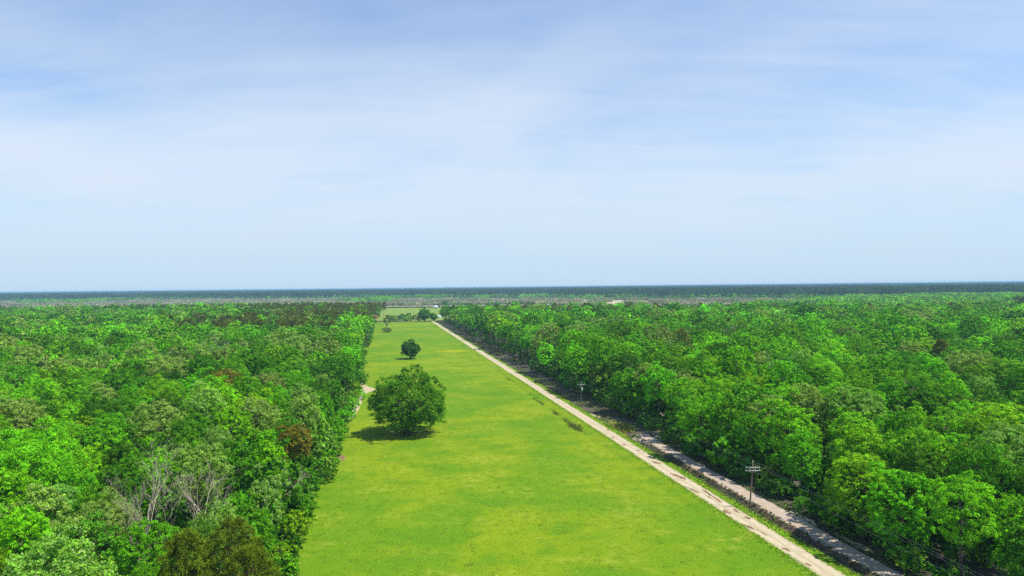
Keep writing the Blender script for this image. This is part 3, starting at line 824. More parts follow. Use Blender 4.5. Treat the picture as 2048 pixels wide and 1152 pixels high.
W_L = (['bright green', 'mid green', 'dark green', 'yellow-green', 'blue-green', 'pale olive', 'brownish olive', 'fresh green', 'sage green'], [.22, .28, .20, .07, .03, .09, 0.0, .06, .06])
W_R = (['bright green', 'mid green', 'dark green', 'yellow-green', 'blue-green', 'pale olive', 'brownish olive', 'fresh green', 'sage green'], [.29, .30, .18, .06, .03, .06, 0.0, .05, .05])
def ordinal(n): return f"{n}{'th' if 10 <= n % 100 <= 20 else {1: 'st', 2: 'nd', 3: 'rd'}.get(n % 10, 'th')}"
ROWN = ['front', 'second', 'third', 'fourth', 'fifth', 'sixth', 'seventh', 'eighth', 'ninth', 'tenth'] + [ordinal(i) for i in range(11, 60)]
info = []
for i in near_i:
    x, y, q = TREES[i]
    left = x < edge_x(y) or x < -20
    if left: dist_e = edge_x(y) - 4.2 - x
    else: dist_e = float(to_st(x, y)[0]) - 12.0
    info.append((('left' if left else 'right'), max(0, int(dist_e // 9.0)), y, i))
info.sort()
cnt = {}
for side, row, y, i in info:
    x, y, q = TREES[i]
    cnt[(side, row)] = cnt.get((side, row), 0) + 1
    names, wts = W_L if side == 'left' else W_R
    tn = names[rs.choice(len(names), p=np.array(wts) / sum(wts))]
    sc = q / 7.2 * rs.uniform(0.9, 1.1)
    h = rs.randint(len(HERO))
    if row == 0 and side == 'left': sc *= 0.85; h = [2, 10, 5, 11, 10][rs.randint(5)]
    if row <= 1 and side == 'right': h = [10, 11, 5, 8, 10, 11][rs.randint(6)]
    zs = min(1.2, max(0.78, rs.normal(0.98, 0.11) / sc ** 0.6))
    edge = 'pasture' if side == 'left' else 'track'
    lb = f"{tn} tree, {ordinal(cnt[(side, row)])} from the foreground in {ROWN[row]} row of {side} wood"
    plant_tree('broadleaf_tree', HERO[h], x, y, sc, rs.uniform(0, 6.28), jitter_tone(tn, rs), lb, 'tree', f'trees of the {side} wood', zs, bloom=(BLM.get(tn)))

# edge shrubs, one by one, left wood edge and right wood edge
SHR = []
y = 92.0
while y < 330:
    SHR.append((float(edge_x(y)) - rs.uniform(0.2, 2.4), y, 'left')); y += rs.uniform(2.2, 5.2) * (1 + y / 300)
t = 100.0
while t < 330:
    X, Y = to_xy(11.3 + rs.uniform(0, 2.0) + (1.2 if t > 195 else 0), t); SHR.append((float(X), float(Y), 'right')); t += rs.uniform(2.4, 5.5) * (1 + t / 300)
cs_ = {}
for (x, y, side) in SHR:
    if side == 'right' and math.hypot(x - 44, y - 205) < 9: continue
    u, v = project(x, y, 1.5)
    if not (0 < u < 2048 and v < 1150): continue
    cs_[side] = cs_.get(side, 0) + 1
    tn = ['mid green', 'fresh green', 'dark green', 'yellow-green', 'sage green'][rs.randint(5)] if side == 'left' else ['dark green', 'mid green', 'dark green', 'blue-green'][rs.randint(4)]
    plant_tree('shrub', SHRUB[rs.randint(4)], x, y, rs.uniform(.65, 1.25), rs.uniform(0, 6), jitter_tone(tn, rs),
               f"{tn} shrub, {ordinal(cs_[side])} from the foreground along the {side} wood's edge", 'shrub', f'shrubs along the {side} wood edge', part='foliage', bloom=BLM.get(tn))


# ------------------------------------------------------------------ woodland masses beyond the trees one can pick out
def collection(name, objs):
    c = bpy.data.collections.new(name)
    for o in objs: c.objects.link(o)
    return c


def scatter(name, pts, rot, scale, idx, tint, protos, label, cat):
    """one object: points that carry a size, a turn, a kind and a leaf colour each"""
    pts = np.asarray(pts, np.float32); n = len(pts)
    me = bpy.data.meshes.new(name)
    me.vertices.add(n); me.vertices.foreach_set('co', pts.ravel())
    for nm, typ, fld, arr in (('turn', 'FLOAT_VECTOR', 'vector', rot), ('size', 'FLOAT_VECTOR', 'vector', scale), ('pick', 'INT', 'value', idx), ('tint', 'FLOAT_COLOR', 'color', tint)):
        a = me.attributes.new(nm, typ, 'POINT'); a.data.foreach_set(fld, np.ascontiguousarray(arr).ravel())
    ob = link(name, me)
    ng = bpy.data.node_groups.new(name, 'GeometryNodeTree')
    ng.interface.new_socket('Geometry', in_out='INPUT', socket_type='NodeSocketGeometry')
    ng.interface.new_socket('Geometry', in_out='OUTPUT', socket_type='NodeSocketGeometry')
    N_ = ng.nodes; L = ng.links.new
    gi, go = N_.new('NodeGroupInput'), N_.new('NodeGroupOutput')
    ci = N_.new('GeometryNodeCollectionInfo'); ci.inputs['Collection'].default_value = collection(name + ' kinds', protos)
    ci.inputs['Separate Children'].default_value = True; ci.inputs['Reset Children'].default_value = True
    ip = N_.new('GeometryNodeInstanceOnPoints'); ip.inputs['Pick Instance'].default_value = True
    def na(nm, dt):
        a = N_.new('GeometryNodeInputNamedAttribute'); a.data_type = dt; a.inputs[0].default_value = nm
        return [o for o in a.outputs if o.enabled and o.name == 'Attribute'][0]
    L(gi.outputs[0], ip.inputs['Points']); L(ci.outputs[0], ip.inputs['Instance'])
    L(na('pick', 'INT'), ip.inputs['Instance Index'])
    er = N_.new('FunctionNodeEulerToRotation'); L(na('turn', 'FLOAT_VECTOR'), er.inputs[0]); L(er.outputs[0], ip.inputs['Rotation'])
    L(na('size', 'FLOAT_VECTOR'), ip.inputs['Scale'])
    L(ip.outputs[0], go.inputs[0])
    md = ob.modifiers.new('scatter', 'NODES'); md.node_group = ng
    return tag(ob, label, cat, kind='stuff')


def lod_tree(i, rad, rz, zc_, nl, ns, nf, leaf, **kw):
    V, F, at, c = crown_mesh('lod', 400 + i, rad, rz, zc_, nl, ns, nf, leaf, None, **kw)
    mb = MB(); mb.tube(np.array([(0, 0, -.3), (0.1, 0, 4), (0.2, 0.1, zc_)]), [.34, .26, .12], 5, False)
    tv, tf = mb.arrays()
    me = mesh(f'woodland_tree_{i:02d}', np.vstack([V, tv]), [np.vstack([F, tf[0] + len(V)])], [M['leaf_inst'], M['bark']],
              {k: np.concatenate([v, np.zeros(len(tv))]) for k, v in at.items()}, mat_idx=np.concatenate([np.zeros(len(F)), np.ones(len(tf[0]))]))
    return bpy.data.objects.new(f'woodland_tree_{i:02d}', me)


FORMS = [(5.2, 5.6, 12.0, {}), (6.0, 5.2, 12.2, {}), (4.4, 6.0, 11.4, {'flat': -0.75}), (5.6, 4.8, 12.6, {'lobe': (.22, .36)}), (4.9, 6.6, 10.8, {'flat': -.85}), (6.4, 5.0, 12.0, {'lobe': (.2, .34)})]
LODA = [lod_tree(i, a, b, c, 30, 9, 16, 0.52, **kw) for i, (a, b, c, kw) in enumerate(FORMS)]
LODN = [lod_tree(50 + i, a, b, c, 36, 15, 34, 0.28, **kw) for i, (a, b, c, kw) in enumerate(FORMS[:4])]
LODB = [lod_tree(10 + i, a, b, c, 24, 6, 8, 0.95, **kw) for i, (a, b, c, kw) in enumerate(FORMS)]


def lod_pine(i, **kw):
    V, F, at, mb = pine(430 + i, 18.5, 3.1, src='inst', sides=5, **kw)
    tv, tf = mb.arrays(); tf4 = tf[0]
    me = mesh(f'woodland_tree_{i:02d}', np.vstack([V, tv]), [np.vstack([F, tf4 + len(V)])], [M['leaf_inst'], M['pine_bark']],
              {k: np.concatenate([v, np.zeros(len(tv))]) for k, v in at.items()}, mat_idx=np.concatenate([np.zeros(len(F)), np.ones(len(tf4))]))
    return bpy.data.objects.new(f'woodland_tree_{i:02d}', me)


LPINE = [lod_pine(20, ntuft=120, nn=16, needle=0.95), lod_pine(21, ntuft=130, nn=16, needle=0.9)]
LBARE = []
for i in range(2):
    b = bpy.data.objects.new(f'woodland_tree_{30 + i:02d}', bare(440 + i, 16, .6 + .15 * i, 4, (7, 5, 4), .2).mesh('bare_lod', M['dead_wood']))
    LBARE.append(b)
PROTOS = LODA + LODB + LPINE + LBARE + LODN   # order follows their names: 0-5, 10-15, 20-21, 30-31, 50-53
PINE_T = (0.060, 0.075, 0.016)

mid = ~near_set
for side, cond in (('left', TREES[:, 0] < edge_x(TREES[:, 1])), ('right', TREES[:, 0] >= edge_x(TREES[:, 1]))):
    A = TREES[mid & cond]; n = len(A)
    d = np.hypot(A[:, 0], A[:, 1])
    pick = np.where(d < 250, 16 + rs.randint(0, 4, n), np.where(d < 420, rs.randint(0, 6, n), 6 + rs.randint(0, 6, n)))
    names, wts = W_L if side == 'left' else W_R
    tn = rs.choice(len(names), n, p=np.array(wts) / sum(wts))
    # neighbours tend to be alike: drift of species through the wood
    clump = vnoise(A[:, 0] / 38, A[:, 1] / 55, 61)
    sw = rs.uniform(size=n) < 0.45
    tn = np.where(sw & (clump > 0.35), names.index('pale olive'), tn); tn = np.where(sw & (clump < -0.4), names.index('dark green'), tn)
    tint = np.array([(*TONE[names[k]], BLM.get(names[k], 2.0)) for k in tn])
    tint[:, :3] *= np.clip(1 + rs.normal(0, .22, (n, 1)), .5, 1.5) * (1 + rs.normal(0, .06, (n, 3)))
    if side == 'left':
        stand = ((A[:, 0] > edge_x(A[:, 1]) - 130 + 40 * np.sin(A[:, 1] / 50)) & (A[:, 1] > 560) & (rs.uniform(size=n) < np.interp(A[:, 1], [560, 680, 900], [.35, .75, .95]))) | ((A[:, 1] > 930) & (A[:, 0] > -560) & (rs.uniform(size=n) < .75)) | ((A[:, 1] > 440) & (A[:, 1] < 560) & (A[:, 0] > -230) & (A[:, 0] < -120) & (rs.uniform(size=n) < .3))
        bares = (~stand) & (rs.uniform(size=n) < np.where((A[:, 1] > 290) & (A[:, 1] < 560) & (A[:, 0] > edge_x(A[:, 1]) - 90), .10, .02))
    else:
        stand = (rs.uniform(size=n) < np.where(A[:, 1] > 660, .10, .01)); bares = (~stand) & (rs.uniform(size=n) < .022)
    pick = np.where(stand, 12 + rs.randint(0, 2, n), pick); pick = np.where(bares, 14 + rs.randint(0, 2, n), pick)
    tint[stand, :3] = np.array([0.155, 0.205, 0.032]) * rs.uniform(.7, 1.25, (stand.sum(), 1)); tint[stand, 3] = 2
    sc = A[:, 2] / 7.2 * rs.uniform(.86, 1.12, n)
    zs = np.clip(rs.normal(.99, .13, n) / sc ** .6, .76, 1.24)
    scale = np.stack([sc, sc, sc * zs], 1); scale[stand] = rs.uniform(.92, 1.12, (stand.sum(), 1))
    rot = np.zeros((n, 3)); rot[:, 2] = rs.uniform(0, 6.28, n)
    pts = np.stack([A[:, 0], A[:, 1], hz(A[:, 0], A[:, 1])], 1)
    scatter('woodland', pts, rot, scale, pick, tint, [o.copy() for o in PROTOS], 'dense green wood filling the left side up to the far fields' if side == 'left' else 'dense green wood filling the right side behind the track and road', 'woodland')

# undergrowth at the foot of both woods
U = []
yy = 60.0
while yy < 860:
    U.append((float(edge_x(yy)) - rs.uniform(0.5, 6.0), yy)); yy += rs.uniform(.7, 1.8) * (1 + yy / 250)
tt = 62.0
while tt < 850:
    X, Y = to_xy(rs.uniform(11.5, 18.0) + (2.0 if tt > 200 else 0), tt)
    if math.hypot(X - 44, Y - 207) > 11: U.append((float(X), float(Y)))
    tt += rs.uniform(.7, 1.9) * (1 + tt / 250)
EDGE_N = len(U)
ux = rs.uniform(-260, 260, 9000); uy = rs.uniform(52, 330, 9000)
ug = (wood_left(ux, uy) | wood_right(ux, uy)) & frame_ok(ux, uy, 60, 1400, 6.0) & (rs.uniform(size=9000) < .62)
dl = np.minimum(np.abs(edge_x(uy) - ux), np.abs(to_st(ux, uy)[0] - 12))
ug &= (dl < 45)
U = np.vstack([np.array(U), np.column_stack([ux, uy])[ug]]); n = len(U)
def lod_shrub(i, rad, rz, zc_):
    V, F, at, c = crown_mesh('lod', 460 + i, rad, rz, zc_, 14, 6, 12, 0.36, None, flat=-.6, inner=.3)
    return bpy.data.objects.new(f'undergrowth_{i:02d}', mesh('undergrowth', V, F, [M['leaf_inst']], at))
UP = [lod_shrub(0, 1.6, 1.3, 1.0), lod_shrub(1, 1.9, 1.9, 1.7), lod_shrub(2, 1.3, 1.1, .8)]
tn = rs.choice(4, n, p=[.35, .35, .15, .15]); tt_ = ['mid green', 'dark green', 'sage green', 'pale olive']
tint = np.array([(*TONE[tt_[k]], 2.0) for k in tn]); tint[:, :3] *= rs.uniform(.7, 1.2, (n, 1))
rot = np.zeros((n, 3)); rot[:, 2] = rs.uniform(0, 6.28, n); sc = rs.uniform(.6, 1.4, (n, 1)) * np.ones((n, 3)); sc[EDGE_N:] *= rs.uniform(1.2, 2.6, (n - EDGE_N, 1)); sc[EDGE_N:, 2] *= 1.25
scatter('undergrowth', np.stack([U[:, 0], U[:, 1], hz(U[:, 0], U[:, 1])], 1), rot, sc, rs.randint(0, 3, n), tint, UP, 'leafy undergrowth beneath the trees along the edges of both woods', 'undergrowth')


# ---- far country: patches of many small trees
def patch(i, kind, size, ntree, leafn, leaf, seed):
    r = np.random.RandomState(seed); Vs, Fs, Cs = [], [], []; n0 = 0
    for k in range(ntree):
        x, y = r.uniform(-size / 2, size / 2, 2)
        q = r.uniform()
        kd = kind if kind != 'mixed' else ('leafy' if q < .85 else 'pine' if q < .89 else 'brush')
        if kind == 'wet': kd = 'brush' if q < .66 else 'bush'
        if kind == "pine" and q < .24: kd = 'leafy'
        if kd in ('leafy', 'bush'):
            rad = r.uniform(4, 6.2) if kd == 'leafy' else r.uniform(2, 4.2); hh = r.uniform(10, 16) if kd == 'leafy' else r.uniform(3, 7)
            d = unit(r.normal(size=(leafn, 3)) + [0, 0, .5]); P = d * np.array([rad, rad, hh * .4]) * r.uniform(.75, 1.1, (leafn, 1)) + [x, y, hh * .6]
            N = d + 0.5 * r.normal(size=d.shape); c = np.array(list(TONE.values())[r.choice([0, 1, 1, 2, 4, 5, 8])]) * r.uniform(.7, 1.25)
            V, F = leaves(P, N, leaf, r, .8)
        elif kd == 'pine':
            hh = r.uniform(21, 30) if kind == 'pine' else r.uniform(13, 18); rad = r.uniform(2.2, 3.6)
            z = r.uniform(.35, 1.0, leafn); th = r.uniform(0, 6.28, leafn); rr2 = rad * np.sqrt(np.clip(1.08 - z, .05, 1)) * r.uniform(.6, 1.1, leafn)
            P = np.column_stack([x + rr2 * np.cos(th), y + rr2 * np.sin(th), z * hh]); N = np.column_stack([np.cos(th), np.sin(th), .5 + 0 * th]) + .5 * r.normal(size=(leafn, 3))
            c = np.array((0.060, 0.115, 0.040)) * r.uniform(.7, 1.3); V, F = leaves(P, N, leaf * .95, r, .6)
        else:
            hh = r.uniform(3.5, 7.5); m_ = leafn
            b = np.column_stack([x + r.normal(0, .6, m_), y + r.normal(0, .6, m_), np.zeros(m_)])
            tp = b + np.column_stack([r.normal(0, 1.8, m_), r.normal(0, 1.8, m_), hh * r.uniform(.6, 1.05, m_)])
            sd = np.column_stack([r.normal(size=m_), r.normal(size=m_), np.zeros(m_)]); sd = unit(sd) * leaf * .17
            V = np.stack([b - sd, b + sd, tp + sd * 1.6, tp - sd * 1.6], 1).reshape(-1, 3); F = np.arange(4 * m_).reshape(-1, 4)
            c = np.array(((.48, .40, .31), (.42, .37, .29), (.34, .34, .21))[r.randint(3)]) * r.uniform(.8, 1.15)
        Vs.append(V); Fs.append(F + n0); n0 += len(V); Cs.append(np.tile([*c, 1.0], (len(V), 1)))
    V = np.vstack(Vs); C_ = np.vstack(Cs); r = np.random.RandomState(seed + 1)
    me = mesh('patch', V, np.vstack(Fs), [M['leaf_patch']], {'col': C_, 'var': np.repeat(r.uniform(0, 1, len(V) // 4), 4), 'vtwo': np.repeat(r.uniform(0, .85, len(V) // 4), 4)})
    return bpy.data.objects.new(f'distant_trees_{i:02d}', me)


SP, BP = 56.0, 220.0
PATCH = [patch(0, 'pine', SP, 62, 40, 2.0, 501), patch(1, 'pine', SP, 62, 40, 2.0, 502), patch(2, 'mixed', SP, 58, 44, 1.9, 503), patch(3, 'mixed', SP, 58, 44, 1.9, 504), patch(4, 'wet', SP, 62, 34, 1.7, 505), patch(5, 'wet', SP, 62, 34, 1.7, 506),
         patch(6, 'pine', BP, 420, 12, 5.0, 507), patch(7, 'pine', BP, 420, 12, 5.0, 508), patch(8, 'mixed', BP, 380, 12, 5.0, 509)]
PINE_Y = lambda x: np.interp(x, [-6000, -3000, -1000, -300, 0, 310, 722, 1500, 5000], [3000, 2800, 2600, 2380, 2250, 1990, 1600, 1650, 1700])
def in_poly(x, y, poly):
    p = np.array(poly); c = np.zeros(len(x), bool); j = len(p) - 1
    for i in range(len(p)):
        cond = ((p[i, 1] > y) != (p[j, 1] > y)) & (x < (p[j, 0] - p[i, 0]) * (y - p[i, 1]) / (p[j, 1] - p[i, 1] + 1e-9) + p[i, 0]); c ^= cond; j = i
    return c
OPEN = [[(-350, 890), (-150, 860), (20, 860), (60, 1420), (-270, 1420), (-350, 1250)], [(-450, 1395), (110, 1395), (110, 1570), (-450, 1580)], [(140, 1500), (330, 1440), (410, 1680), (380, 1960), (170, 2010)], [(-190, 2120), (160, 2080), (170, 2300), (-200, 2330)],
        [(-2100, 3300), (-700, 2950), (-650, 3200), (-2000, 3700)], [(60, 1240), (220, 1220), (230, 1450), (50, 1470)], [(440, 980), (620, 960), (640, 1160), (440, 1180)]]
gy = np.arange(700, 5200, SP * .88); PX = []
for y in gy:
    half = 0.78 * y + 60
    PX.append(np.column_stack([np.arange(-half, half, SP * .88), np.full(len(np.arange(-half, half, SP * .88)), y)]))
PX = np.vstack(PX); PX += rs.uniform(-8, 8, PX.shape)
x, y = PX[:, 0], PX[:, 1]
opened = np.zeros(len(x), bool)
for p in OPEN: opened |= in_poly(x, y, p) & (rs.uniform(size=len(x)) > (.22 if p[0][1] == 1500 else 0))
inwood = wood_left(x, y + 35) | wood_right(x, y + 35)
pineland = y > PINE_Y(x) + 60 * vnoise(x / 300, y / 300, 91)
nzz = vnoise(x / 170, y / 240, 92); nz2 = vnoise(x / 420, y / 500, 93)
wet = (~pineland) & (((y > 1480) & (x < 760) & (nzz > -.5)) | ((x < -200) & (y > 1040) & (nzz > -.62)) | ((x > -20) & (x < 0.40 * y + 40) & (nzz > -.75)) | ((x >= 0.40 * y + 40) & (y > 1100) & (nzz > .25)))
pick = np.where(pineland, np.where((nz2 > .38) & (rs.uniform(size=len(x)) < .6), 2, 0), np.where(wet, 4, 2)) + rs.randint(0, 2, len(x))
gap = rs.uniform(size=len(x)) < np.where(wet, .16, np.where(pineland, .03, .10))
behind = (y < 860) & (x < 400)
keep = ~opened & ~inwood & ~gap & ~behind & ((x < -170) | (x > -20) | (y > 1400)) & frame_ok(x, y, 130)
keep &= ~((x > 180) & (x < 560) & (y < 900)) | (y > 830)
A = PX[keep]; n = len(A); k1 = pick[keep]
rot = np.zeros((n, 3)); rot[:, 2] = rs.randint(0, 4, n) * math.pi / 2 + rs.uniform(-.2, .2, n)
sc = np.ones((n, 3)) * rs.uniform(.9, 1.1, (n, 1))
gy = np.arange(5200, 15000, BP * .9); PX = []
for yv in gy:
    half = 0.76 * yv; xx = np.arange(-half, half, BP * .9); PX.append(np.column_stack([xx, np.full(len(xx), yv)]))
PX = np.vstack(PX); PX += rs.uniform(-35, 35, PX.shape); m2 = len(PX)
nz3 = vnoise(PX[:, 0] / 700, PX[:, 1] / 900, 94)
keep = rs.uniform(size=m2) < np.where(nz3 > .75, .45, .95)
PX, nz3 = PX[keep], nz3[keep]; m2 = len(PX)
k2 = np.where(nz3 > .22, 8, 6 + rs.randint(0, 2, m2))
rot2 = np.zeros((m2, 3)); rot2[:, 2] = rs.uniform(0, 6.28, m2); sc2 = np.ones((m2, 3)) * rs.uniform(.95, 1.1, (m2, 1)); sc2[:, 2] *= 1.02 + 0.20 * vnoise(PX[:, 0] / 420, PX[:, 1] / 500, 95) + rs.uniform(-.08, .08, m2)
for nm, sel, lb in (('wetland_brush', (k1 == 4) | (k1 == 5), 'grey leafless brush and bushes across the low ground before the pines'), ('distant_woodland', (k1 == 2) | (k1 == 3), 'mixed green trees scattered beyond the two near woods')):
    m_ = sel.sum()
    scatter(nm, np.column_stack([A[sel], np.full(m_, .15)]), rot[sel], sc[sel], k1[sel], np.ones((m_, 4)), [o.copy() for o in PATCH], lb, 'brush' if 'brush' in nm else 'woodland')
sel = (k1 < 2); m_ = sel.sum()
scatter('pine_forest', np.vstack([np.column_stack([A[sel], np.full(m_, .15)]), np.column_stack([PX, np.full(m2, .1)])]), np.vstack([rot[sel], rot2]), np.vstack([sc[sel], sc2]), np.concatenate([k1[sel], k2]), np.ones((m_ + m2, 4)), PATCH,
        'dark blue-green pine forest reaching along the whole horizon', 'forest')
print('patches', n, m2)


# ------------------------------------------------------------------ grass tufts, clods, flowers
def tufts(name, X, Y, hgt, wid, tones, label, cat, seed, off=0.03, blades=3):
    r = np.random.RandomState(seed); n = len(X)
    Z = hz(X, Y) + off
    th = r.uniform(0, 6.28, (n, blades)); hh = (hgt * r.uniform(.4, 1.3, n))[:, None] * r.uniform(.7, 1.2, (n, blades)); ww = (wid * r.uniform(.6, 1.3, n))[:, None]
    B = np.stack([X, Y, Z - .03], 1)[:, None]
    ax = np.stack([np.cos(th), np.sin(th), 0 * th], -1); pr = np.stack([-np.sin(th), np.cos(th), 0 * th], -1)
    V = np.stack([B - ax * ww[..., None] * .5, B + ax * ww[..., None] * .5, B + pr * (hh * r.uniform(.5, 1.8, hh.shape))[..., None] + np.stack([0 * hh, 0 * hh, hh], -1)], 2).reshape(-1, 3)
    F = np.arange(len(V)).reshape(-1, 3)
    tone = np.array(tones)[r.randint(len(tones), size=n)] * r.uniform(.75, 1.25, (n, 1))
    C_ = np.repeat(np.column_stack([tone, np.ones(n)]), 3 * blades, 0)
    return tag(link(name, mesh(name, V, F, [M['leaf_patch']], {'col': C_, 'var': np.repeat(r.uniform(.2, .8, n), 3 * blades), 'vtwo': np.zeros(len(V))})), label, cat, kind='stuff')


r = np.random.RandomState(23); n = 150000
Y = 88 + (330 - 88) * r.uniform(0, 1, n) ** 1.5; X = r.uniform(-90, 45, n)
s, t = to_st(X, Y)
dn = vnoise(X / 9, Y / 13, 25) + .6 * vnoise(X / 2.5, Y / 2.5, 26)
k = (X > edge_x(Y) - 1) & (s < -1.9) & (r.uniform(size=n) < np.clip(.38 + .45 * dn, .04, 1)) & frame_ok(X, Y, 20, 1200, 0)
tufts('pasture_grass', X[k], Y[k], .11, .17, [(.22, .36, .006), (.27, .38, .01), (.19, .34, .005), (.48, .48, .10), (.36, .42, .03)], 'short tufts of uneven grass all over the near pasture', 'grass', 27)
n = 16000
t = 86 + 240 * r.uniform(0, 1, n) ** 1.3; s = np.where(r.uniform(size=n) < .72, r.uniform(1.7, 3.9, n), -1.5 - np.abs(r.normal(0, .7, n)))
X, Y = to_xy(s, t); tufts('verge_grass', X, Y, .18, .22, [(.16, .36, .008), (.2, .4, .01), (.13, .3, .008), (.36, .38, .05)], 'longer grass fringe on both sides of the gravel road', 'grass', 28, .03)
n = 2400                                                            # rank dark weeds in the swale
t = r.uniform(196, 330, n); s = -6.1 + r.normal(0, .55, n); kk = (vnoise(t / 5, s * .8, 29) + r.normal(0, .35, n) - (t - 200) / 220) > .25
t = np.concatenate([t[kk], 205 + r.normal(0, 2.6, 260)]); s = np.concatenate([s[kk], -5.9 + r.normal(0, .8, 260)])
X, Y = to_xy(s, t); tufts('swale_weeds', X, Y, .30, .28, [(.12, .20, .02), (.2, .2, .05), (.15, .15, .05), (.12, .24, .015)], 'rank dark weeds in the shallow swale on the pasture side of the road', 'weeds', 30)
n = 9000
t = r.uniform(196, 700, n); s = r.uniform(3.6, 13, n); kk = vnoise(t / 6, s / 2.5, 36) > 0
X, Y = to_xy(s[kk], t[kk]); tufts('roadside_weeds', X, Y, .4, .35, [(.08, .14, .02), (.14, .13, .05), (.10, .16, .02), (.2, .17, .08)], 'patchy weeds between road verge and wood beyond the track', 'weeds', 31)
t = 201 + r.normal(0, 2.6, 1500); s = 6.6 + r.normal(0, 1.1, 1500)
X, Y = to_xy(s, t); tufts('tall_grass', X, Y, .9, .4, [(.22, .25, .05), (.30, .29, .09), (.15, .21, .03)], 'clump of tall yellowish grass beside the puddle at the track end', 'tall grass', 32)
n = 3000
t = r.uniform(80, 190, n); s = np.where(r.uniform(size=n) < .5, r.uniform(9.6, 12.5, n), r.uniform(3.3, 6.6, n))
X, Y = to_xy(s, t); tufts('track_weeds', X, Y, .32, .3, [(.06, .11, .02), (.1, .10, .04), (.08, .15, .02)], 'sparse weeds along the ditch and the track\'s wooded side', 'weeds', 33)
n = 1500
X = -37 + r.normal(0, 4.2, n); Y = 437 + r.normal(0, 5.0, n)
V, F = leaves(np.column_stack([X, Y, hz(X, Y) + .12 + r.uniform(0, .25, n)]), np.array([0, -.25, 1.0]) + .35 * r.normal(size=(n, 3)), .34, r, .9)
tag(link('yellow_wildflowers', mesh('yellow_wildflowers', V, F, [M['leaf_patch']], {'col': np.tile([.60, .64, .01, 1], (len(V), 1)), 'var': np.repeat(r.uniform(.3, .8, n), 4), 'vtwo': np.zeros(len(V))})), 'bright patch of yellow wildflowers in the pasture near the road', 'wildflowers', kind='stuff')

n = 900
t = r.uniform(82, 190, n) ; s = np.clip(r.normal(4.9, .75, n), 3.5, 6.7); big_ = r.uniform(.03, .13, n) * np.where(t < 112, 1.5, 1)
X, Y = to_xy(s, t); Z = hz(X, Y) + .03
ico = np.array([(0, 0, 1), (.9, 0, .1), (.28, .85, .1), (-.73, .53, .1), (-.73, -.53, .1), (.28, -.85, .1), (0, 0, -.5)]); fi = np.array([(0, 1, 2), (0, 2, 3), (0, 3, 4), (0, 4, 5), (0, 5, 1), (6, 2, 1), (6, 3, 2), (6, 4, 3), (6, 5, 4), (6, 1, 5)])
V = ico[None] * big_[:, None, None] * r.uniform(.55, 1.35, (n, 7, 3)) + np.stack([X, Y, Z], 1)[:, None]
F = (fi[None] + 7 * np.arange(n)[:, None, None]).reshape(-1, 3)
tag(link('earth_clods', mesh('earth_clods', V.reshape(-1, 3), F, [M['ditch']])), 'clods of dark dug earth heaped along the ditch', 'clods', kind='stuff')


# ------------------------------------------------------------------ utility poles and wires
ARM_RZ = math.atan2(-DX * 0 + 0.10, 1.0)


def pole(x, y, h, lean, arms, label, transformer=False, side_arm=False):
    z0 = float(hz(x, y)); e = empty('utility_pole', (x, y, z0))
    tag(e, label, 'utility pole', 'utility poles along the road')
    top = np.array([math.sin(lean) * h, 0, math.cos(lean) * h])
    at = lambda d: top * (h - d) / h
    MBp = MB(); kz = np.linspace(-.5 / h, 1, 8); MBp.tube(np.array([top * q for q in kz]), np.linspace(.17, .10, 8), 10)
    link('shaft', MBp.mesh('pole_shaft', M['pole_wood'], True), e)
    anchors = []
    cap = MB().tube(np.array([top * 1.0, top * 1.0 + [0, 0, .06]]), .115, 10); link('pole_cap', cap.mesh('pole_cap', M['arm_wood']), e)
    ins = MB().tube(np.array([top + [0, 0, .05], top + [0, 0, .16], top + [0, 0, .26]]), [.05, .075, .04], 8); link('insulator', ins.mesh('insulator', M['porcelain'], True), e)
    anchors.append(top + [0, 0, .25])
    for d, L, off in arms:
        c = at(d) + np.array([off, -.17, 0])
        a = link('crossarm', MB().box(c, (L, .10, .12), 0.04).mesh('crossarm', M['arm_wood']), e)
        for sg in (-1, 1):
            if off and sg * off < 0: continue
            b0 = at(d + .42) + np.array([sg * .08, -.12, 0]); b1 = c + np.array([sg * min(.62, L * .3) - (off if off else 0) * 0, .03, -.06])
            link('brace', MB().tube(np.array([b0, b1]), .025, 5).mesh('brace', M['arm_wood']), a)
        xs_ = (-L * .45, -L * .18, L * .18, L * .45) if not off else (-L * .4, L * .05)
        for q in xs_:
            p = c + [q, 0, .08]
            link('insulator', MB().tube(np.array([p, p + [0, 0, .10], p + [0, 0, .19]]), [.03, .06, .035], 8).mesh('insulator', M['porcelain'], True), a)
        anchors += [c + [-L * .45, 0, .26], c + [L * .45 if not off else 0, 0, .26]]
    if transformer:
        c = at(2.55) + np.array([.34, -.1, 0])
        tr = link('transformer', MB().tube(np.array([c - [0, 0, .5], c - [0, 0, .46], c + [0, 0, .40], c + [0, 0, .5]]), [.2, .26, .26, .2], 14).mesh('transformer', M['transformer'], True), e)
        for sg in (-1, 1):
            p = c + [sg * .12, 0, .48]; link('bushing', MB().tube(np.array([p, p + [0, 0, .12], p + [0, 0, .28]]), [.05, .06, .03], 8).mesh('bushing', M['porcelain'], True), tr)
        link('cutout', MB().box(at(1.55) + [-.28, -.12, 0], (.42, .08, .14)).mesh('cutout', M['porcelain']), e)
        link('bracket', MB().box(at(2.5) + [.1, -.05, 0], (.3, .08, .08)).mesh('bracket', M['pole_wood']), e)
    return [np.array([x, y, z0]) + a for a in anchors]


